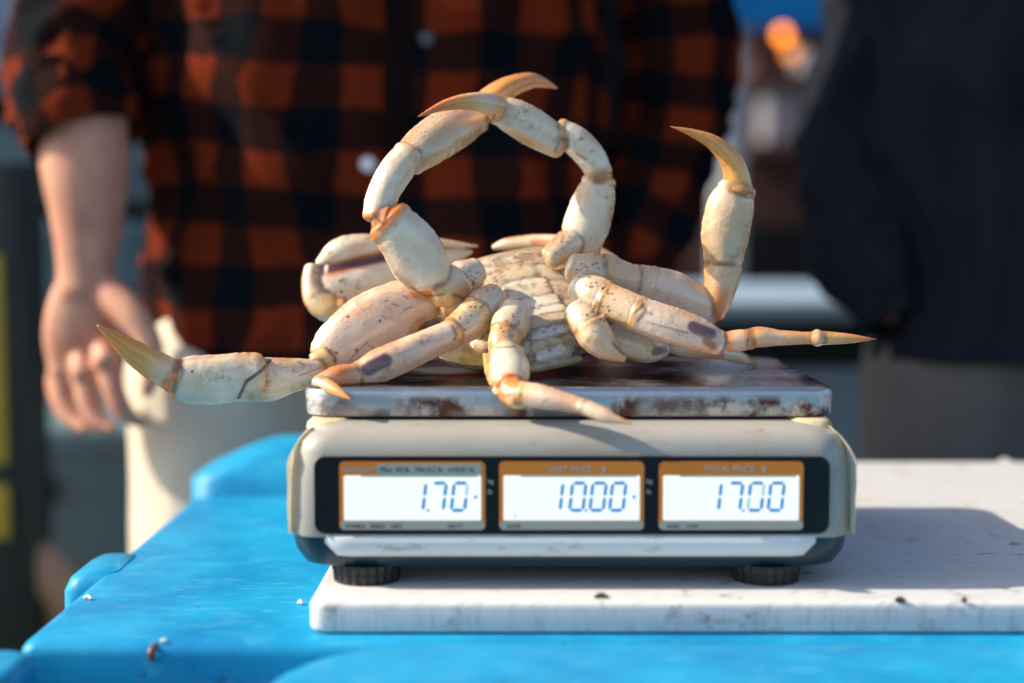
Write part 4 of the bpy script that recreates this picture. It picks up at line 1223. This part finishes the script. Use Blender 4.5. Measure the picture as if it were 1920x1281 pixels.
# grey-teal crates at the left
crate_spots = [(-0.86, 2.62, 0.0), (-0.86, 2.62, 0.32), (-1.12, 3.2, 0.0), (-1.12, 3.2, 0.34), (-1.12, 3.2, 0.68), (-1.10, 3.2, 1.02)]
words_ = ['grey-teal plastic crate standing on the ground behind the hand', 'grey-teal plastic crate stacked lower left beside the trousers', 'lowest of the grey-teal crates beside the dark post', 'second crate from below in the stack beside the dark post',
          'third crate of the stack behind the bare forearm', 'topmost crate of the stack behind the rolled cuff']
for k, (x, y, z) in enumerate(crate_spots):
    h = 0.30
    cr_ = empty('crate', (x, y, z))
    hx, hy = (0.32, 0.2)
    v, f = stack([rr_ring(x, y, hx - 0.03, hy - 0.03, 0.02, z + 0.002), rr_ring(x, y, hx - 0.008, hy - 0.008, 0.02, z + h - 0.05), rr_ring(x, y, hx - 0.006, hy - 0.006, 0.02, z + h - 0.045)])
    mesh('wall', v, f, M['grey_teal'], cr_, True, None, R(40))
    slab('rim', x - hx, x + hx, y - hy, y + hy, z + h - 0.044, z + h, 0.02, 0.006, M['grey_teal'], cr_)
    box('hand_hole', x - 0.07, x + 0.07, y - hy - 0.002, y - hy + 0.03, z + h - 0.13, z + h - 0.085, M['dark'], cr_, 0.004)
    tag(cr_, words_[k], 'crate', 'grey-teal crates at the left')

# dark post with yellow bands at the far left
po = empty('post', (-0.80, 2.05, 0))
tag(po, 'dark green steel post with yellow bands at the left edge', 'post')
box('shaft', xat(-70, 2.05), xat(46, 2.05), 2.05, 2.15, 0, zat(300, 2.05), M['green'], po, 0.006)
box('base_plate', xat(-110, 2.05), xat(90, 2.05), 2.0, 2.2, 0.0, 0.012, M['green'], po, 0.003)
for (va, vb) in ((480, 870), (912, 1010)):
    box('band', xat(-72, 2.046), xat(4, 2.046), 2.046, 2.049, zat(vb, 2.047), zat(va, 2.047), M['yellow'], po, 0.001)

# pale tarpaulin hung at the back left
tv, tf = [], []
for i in range(25):
    for j in range(9):
        x = xat(-260 + 330 * i / 24, 4.2)
        tv.append((x, 4.2 + 0.03 * math.sin(i * 1.3) + 0.02 * math.sin(j * 0.9 + i), zat(-320 + 560 * j / 8, 4.2)))
for i in range(24):
    for j in range(8): tf.append((i * 9 + j, i * 9 + j + 1, (i + 1) * 9 + j + 1, (i + 1) * 9 + j))
M['tarp'] = plain('pale_tarpaulin', (0.30, 0.38, 0.50), 0.7, 0.2, 4)
tp = mesh('tarpaulin', tv, tf, M['tarp'])
sd = tp.modifiers.new('thick', 'SOLIDIFY'); sd.thickness = 0.006
tag(tp, 'pale blue-grey tarpaulin hanging behind the plaid sleeve at the upper left', 'tarpaulin')

# pale fender hung from a line
fb = empty('fender', (xat(30, 3.6), 3.6, zat(300, 3.6)))
tag(fb, 'pale boat fender hanging beside the rolled plaid cuff', 'fender')
r_ = 40 / FPX * 3.6
v, f, _ = tube3([(xat(34, 3.6), 3.6, zat(300, 3.6), r_ * 0.5, r_ * 0.5), (xat(34, 3.6), 3.6, zat(270, 3.6), r_, r_), (xat(34, 3.6), 3.6, zat(215, 3.6), r_, r_), (xat(34, 3.6), 3.6, zat(180, 3.6), r_ * 0.45, r_ * 0.45)], 20, 6)
mesh('float', v, f, M['white_paint'], fb)
v, f, _ = tube3([(xat(34, 3.6), 3.6, zat(182, 3.6), 0.006, 0.006), (xat(34, 3.6), 3.6, zat(-300, 3.6), 0.006, 0.006)], 8, 3)
mesh('line', v, f, M['white_paint'], fb)

# tan rope loop
v, f, _ = tube3(px_rows([(-160, 1120, 2.1, 42), (-60, 1050, 2.1, 44), (30, 1040, 2.1, 45), (95, 1085, 2.1, 43), (122, 1150, 2.12, 40), (85, 1225, 2.15, 40), (0, 1290, 2.2, 40), (-60, 1400, 2.2, 40)], 1.0), 20, 8)
ro = mesh('rope_loop', v, f, M['tan'])
tag(ro, 'thick tan loop hanging low behind the blue lid at the lower left', 'rope')

# market stall far behind on the right
st = empty('market_stall', (1.15, 6.2, 0))
tag(st, 'distant market stall with blue awning and shelves, far out of focus', 'stall')
a0, a1 = xat(1325, 6.0), xat(1900, 6.0)
zA0, zA1 = zat(52, 5.6), zat(-120, 6.8)
v = [(a0 - 0.05, 5.6, zA0), (a1, 5.6, zA0), (a1, 5.6, zA0 + 0.16), (a0 - 0.05, 5.6, zA0 + 0.16), (a0 - 0.05, 7.0, zA1 + 0.1), (a1, 7.0, zA1 + 0.1)]
aw = mesh('awning', v, [(0, 1, 2, 3), (3, 2, 5, 4)], M['awning'], st, False)
sd = aw.modifiers.new('thick', 'SOLIDIFY'); sd.thickness = 0.01
for u_ in (1363, 1850):
    box('pole', xat(u_ - 24, 5.7), xat(u_ + 24, 5.7), 5.66, 5.76, 0, zA0, M['pale_metal'], st, 0.01)
for (va, vb) in ((138, 160), (268, 290)):
    box('shelf', xat(1395, 6.2), a1, 6.1, 6.5, zat(vb, 6.2), zat(va, 6.2), M['red_brown'], st, 0.005)
box('back_panel', a0, a1, 6.6, 6.65, 0, zA1, M['red_brown'], st, 0.005)
box('counter', a0, a1, 5.9, 6.1, 0, zat(420, 6.0), M['dark'], st, 0.01)
for k, (ua, ub, va, vb, mt, lab) in enumerate(((1432, 1540, 160, 268, 'white_paint', 'pale box on the upper shelf of the distant stall'), (1408, 1440, 100, 138, 'red_brown', 'dark red box on the top shelf below the awning'),
                                              (1500, 1560, 92, 138, 'white_paint', 'small pale box on the top shelf of the distant stall'))):
    b_ = empty('box', (xat((ua + ub) / 2, 6.2), 6.3, zat(vb, 6.2)))
    box('carton', xat(ua, 6.2), xat(ub, 6.2), 6.2, 6.45, zat(vb, 6.2) + 0.001, zat(va, 6.2), M[mt], b_, 0.006)
    box('flap', xat(ua, 6.2) - 0.004, xat(ub, 6.2) + 0.004, 6.196, 6.454, zat(va, 6.2) + 0.001, zat(va, 6.2) + 0.008, M[mt], b_, 0.002)
    tag(b_, lab, 'box')
# two warm lamps under the awning
for (u_, v_, e_, lab) in ((1467, 66, 3.4, 'bright orange lamp glowing under the blue awning'), (1482, 98, 1.4, 'dimmer orange lamp just below the bright one')):
    q = at(u_, v_, 5.9)
    lm = empty('lamp', q)
    v, f, _ = tube3([(q.x, q.y, q.z - 0.022, 0.012, 0.012), (q.x, q.y, q.z, 0.026, 0.026), (q.x, q.y, q.z + 0.024, 0.014, 0.014)], 16, 5)
    mesh('bulb', v, f, glow('warm_bulb', (1.0, 0.26, 0.02), e_), lm)
    v, f, _ = tube3([(q.x, q.y, q.z + 0.03, 0.015, 0.015), (q.x, q.y, q.z + 0.06, 0.014, 0.014)], 12, 3)
    mesh('socket', v, f, M['dark'], lm)
    tag(lm, lab, 'lamp')
# long dark shed closing the view
sh = empty('shed', (0, 9.5, 0))
tag(sh, 'long dark harbour shed closing the background', 'building')
box('wall', -14, 14, 9.0, 12.0, 0, 3.4, M['wall'], sh, 0.02)
v, f = [(-14.4, 8.6, 3.35), (14.4, 8.6, 3.35), (14.4, 10.5, 4.3), (-14.4, 10.5, 4.3), (-14.4, 12.4, 3.35), (14.4, 12.4, 3.35)], [(0, 1, 2, 3), (3, 2, 5, 4)]
rf = mesh('roof', v, f, M['grey_teal'], sh, False)
sd = rf.modifiers.new('thick', 'SOLIDIFY'); sd.thickness = 0.06
for k in range(9):
    box('door', -12.2 + 2.9 * k, -10.6 + 2.9 * k, 8.96, 8.99, 0.0, 2.5, M['dark'], sh, 0.01)

# ------------------------------------------------------------------ scraps on the table
M['scrap'] = plain('brown_scrap', (0.16, 0.05, 0.015), 0.3, 0.4, 200)
M['scrap_pale'] = plain('pale_scrap', (0.75, 0.70, 0.62), 0.5, 0.2, 200)
M['scrap_dark'] = plain('dark_scrap', (0.06, 0.05, 0.03), 0.6, 0.4, 200)
def scrap(rows, mat, label, flat=0.5):
    v, f, _ = tube3(px_rows(rows, flat), 10, 4)
    return tag(mesh('shell_scrap', v, f, M[mat]), label, 'scrap', 'scraps of shell on the table')
scrap([(292, 1205, 0.834, 3), (286, 1218, 0.8285, 7), (283, 1230, 0.827, 7), (288, 1241, 0.827, 3)], 'scrap', 'curled brown shell scrap clinging to the front edge of the blue lid')
scrap([(302, 1202, 0.834, 3), (310, 1201, 0.834, 5)], 'scrap_pale', 'tiny white speck beside the curled brown scrap')
def flat_scrap(u_, v_, z, r, mat, label):
    b, d = -(v_ - 640.5) / FPX, None
    dy, dz = b * SP + CP, b * CP - SP
    s = (z - CAM_Z) / dz
    x, y = (u_ - 960) / FPX * s, dy * s
    v, f, _ = tube3([(x - r, y, z + 0.0012, 0.0010, 0.0010), (x, y + 0.0006, z + 0.0014, 0.0022, 0.0012), (x + r, y - 0.0006, z + 0.0012, 0.0008, 0.0010)], 10, 4)
    return tag(mesh('shell_scrap', v, f, M[mat]), label, 'scrap', 'scraps of shell on the table')
flat_scrap(1688, 1129, ZB, 0.0030, 'scrap_dark', 'dark crumb near the front edge of the white board')
flat_scrap(1808, 1130, ZB, 0.0014, 'scrap_dark', 'smaller dark crumb further along the white board edge')
flat_scrap(1128, 1122, ZB, 0.0040, 'scrap_dark', 'dark crumb on the board in the shade under the scale')
flat_scrap(165, 1125, ZT, 0.0026, 'scrap_pale', 'white shell chip on the blue lid near its slanting edge')
flat_scrap(563, 1134, ZT, 0.0014, 'scrap_pale', 'tan crumb on the blue lid next to the board corner')
flat_scrap(1884, 866, ZB, 0.0050, 'scrap_pale', 'pale lump on the far edge of the white board')
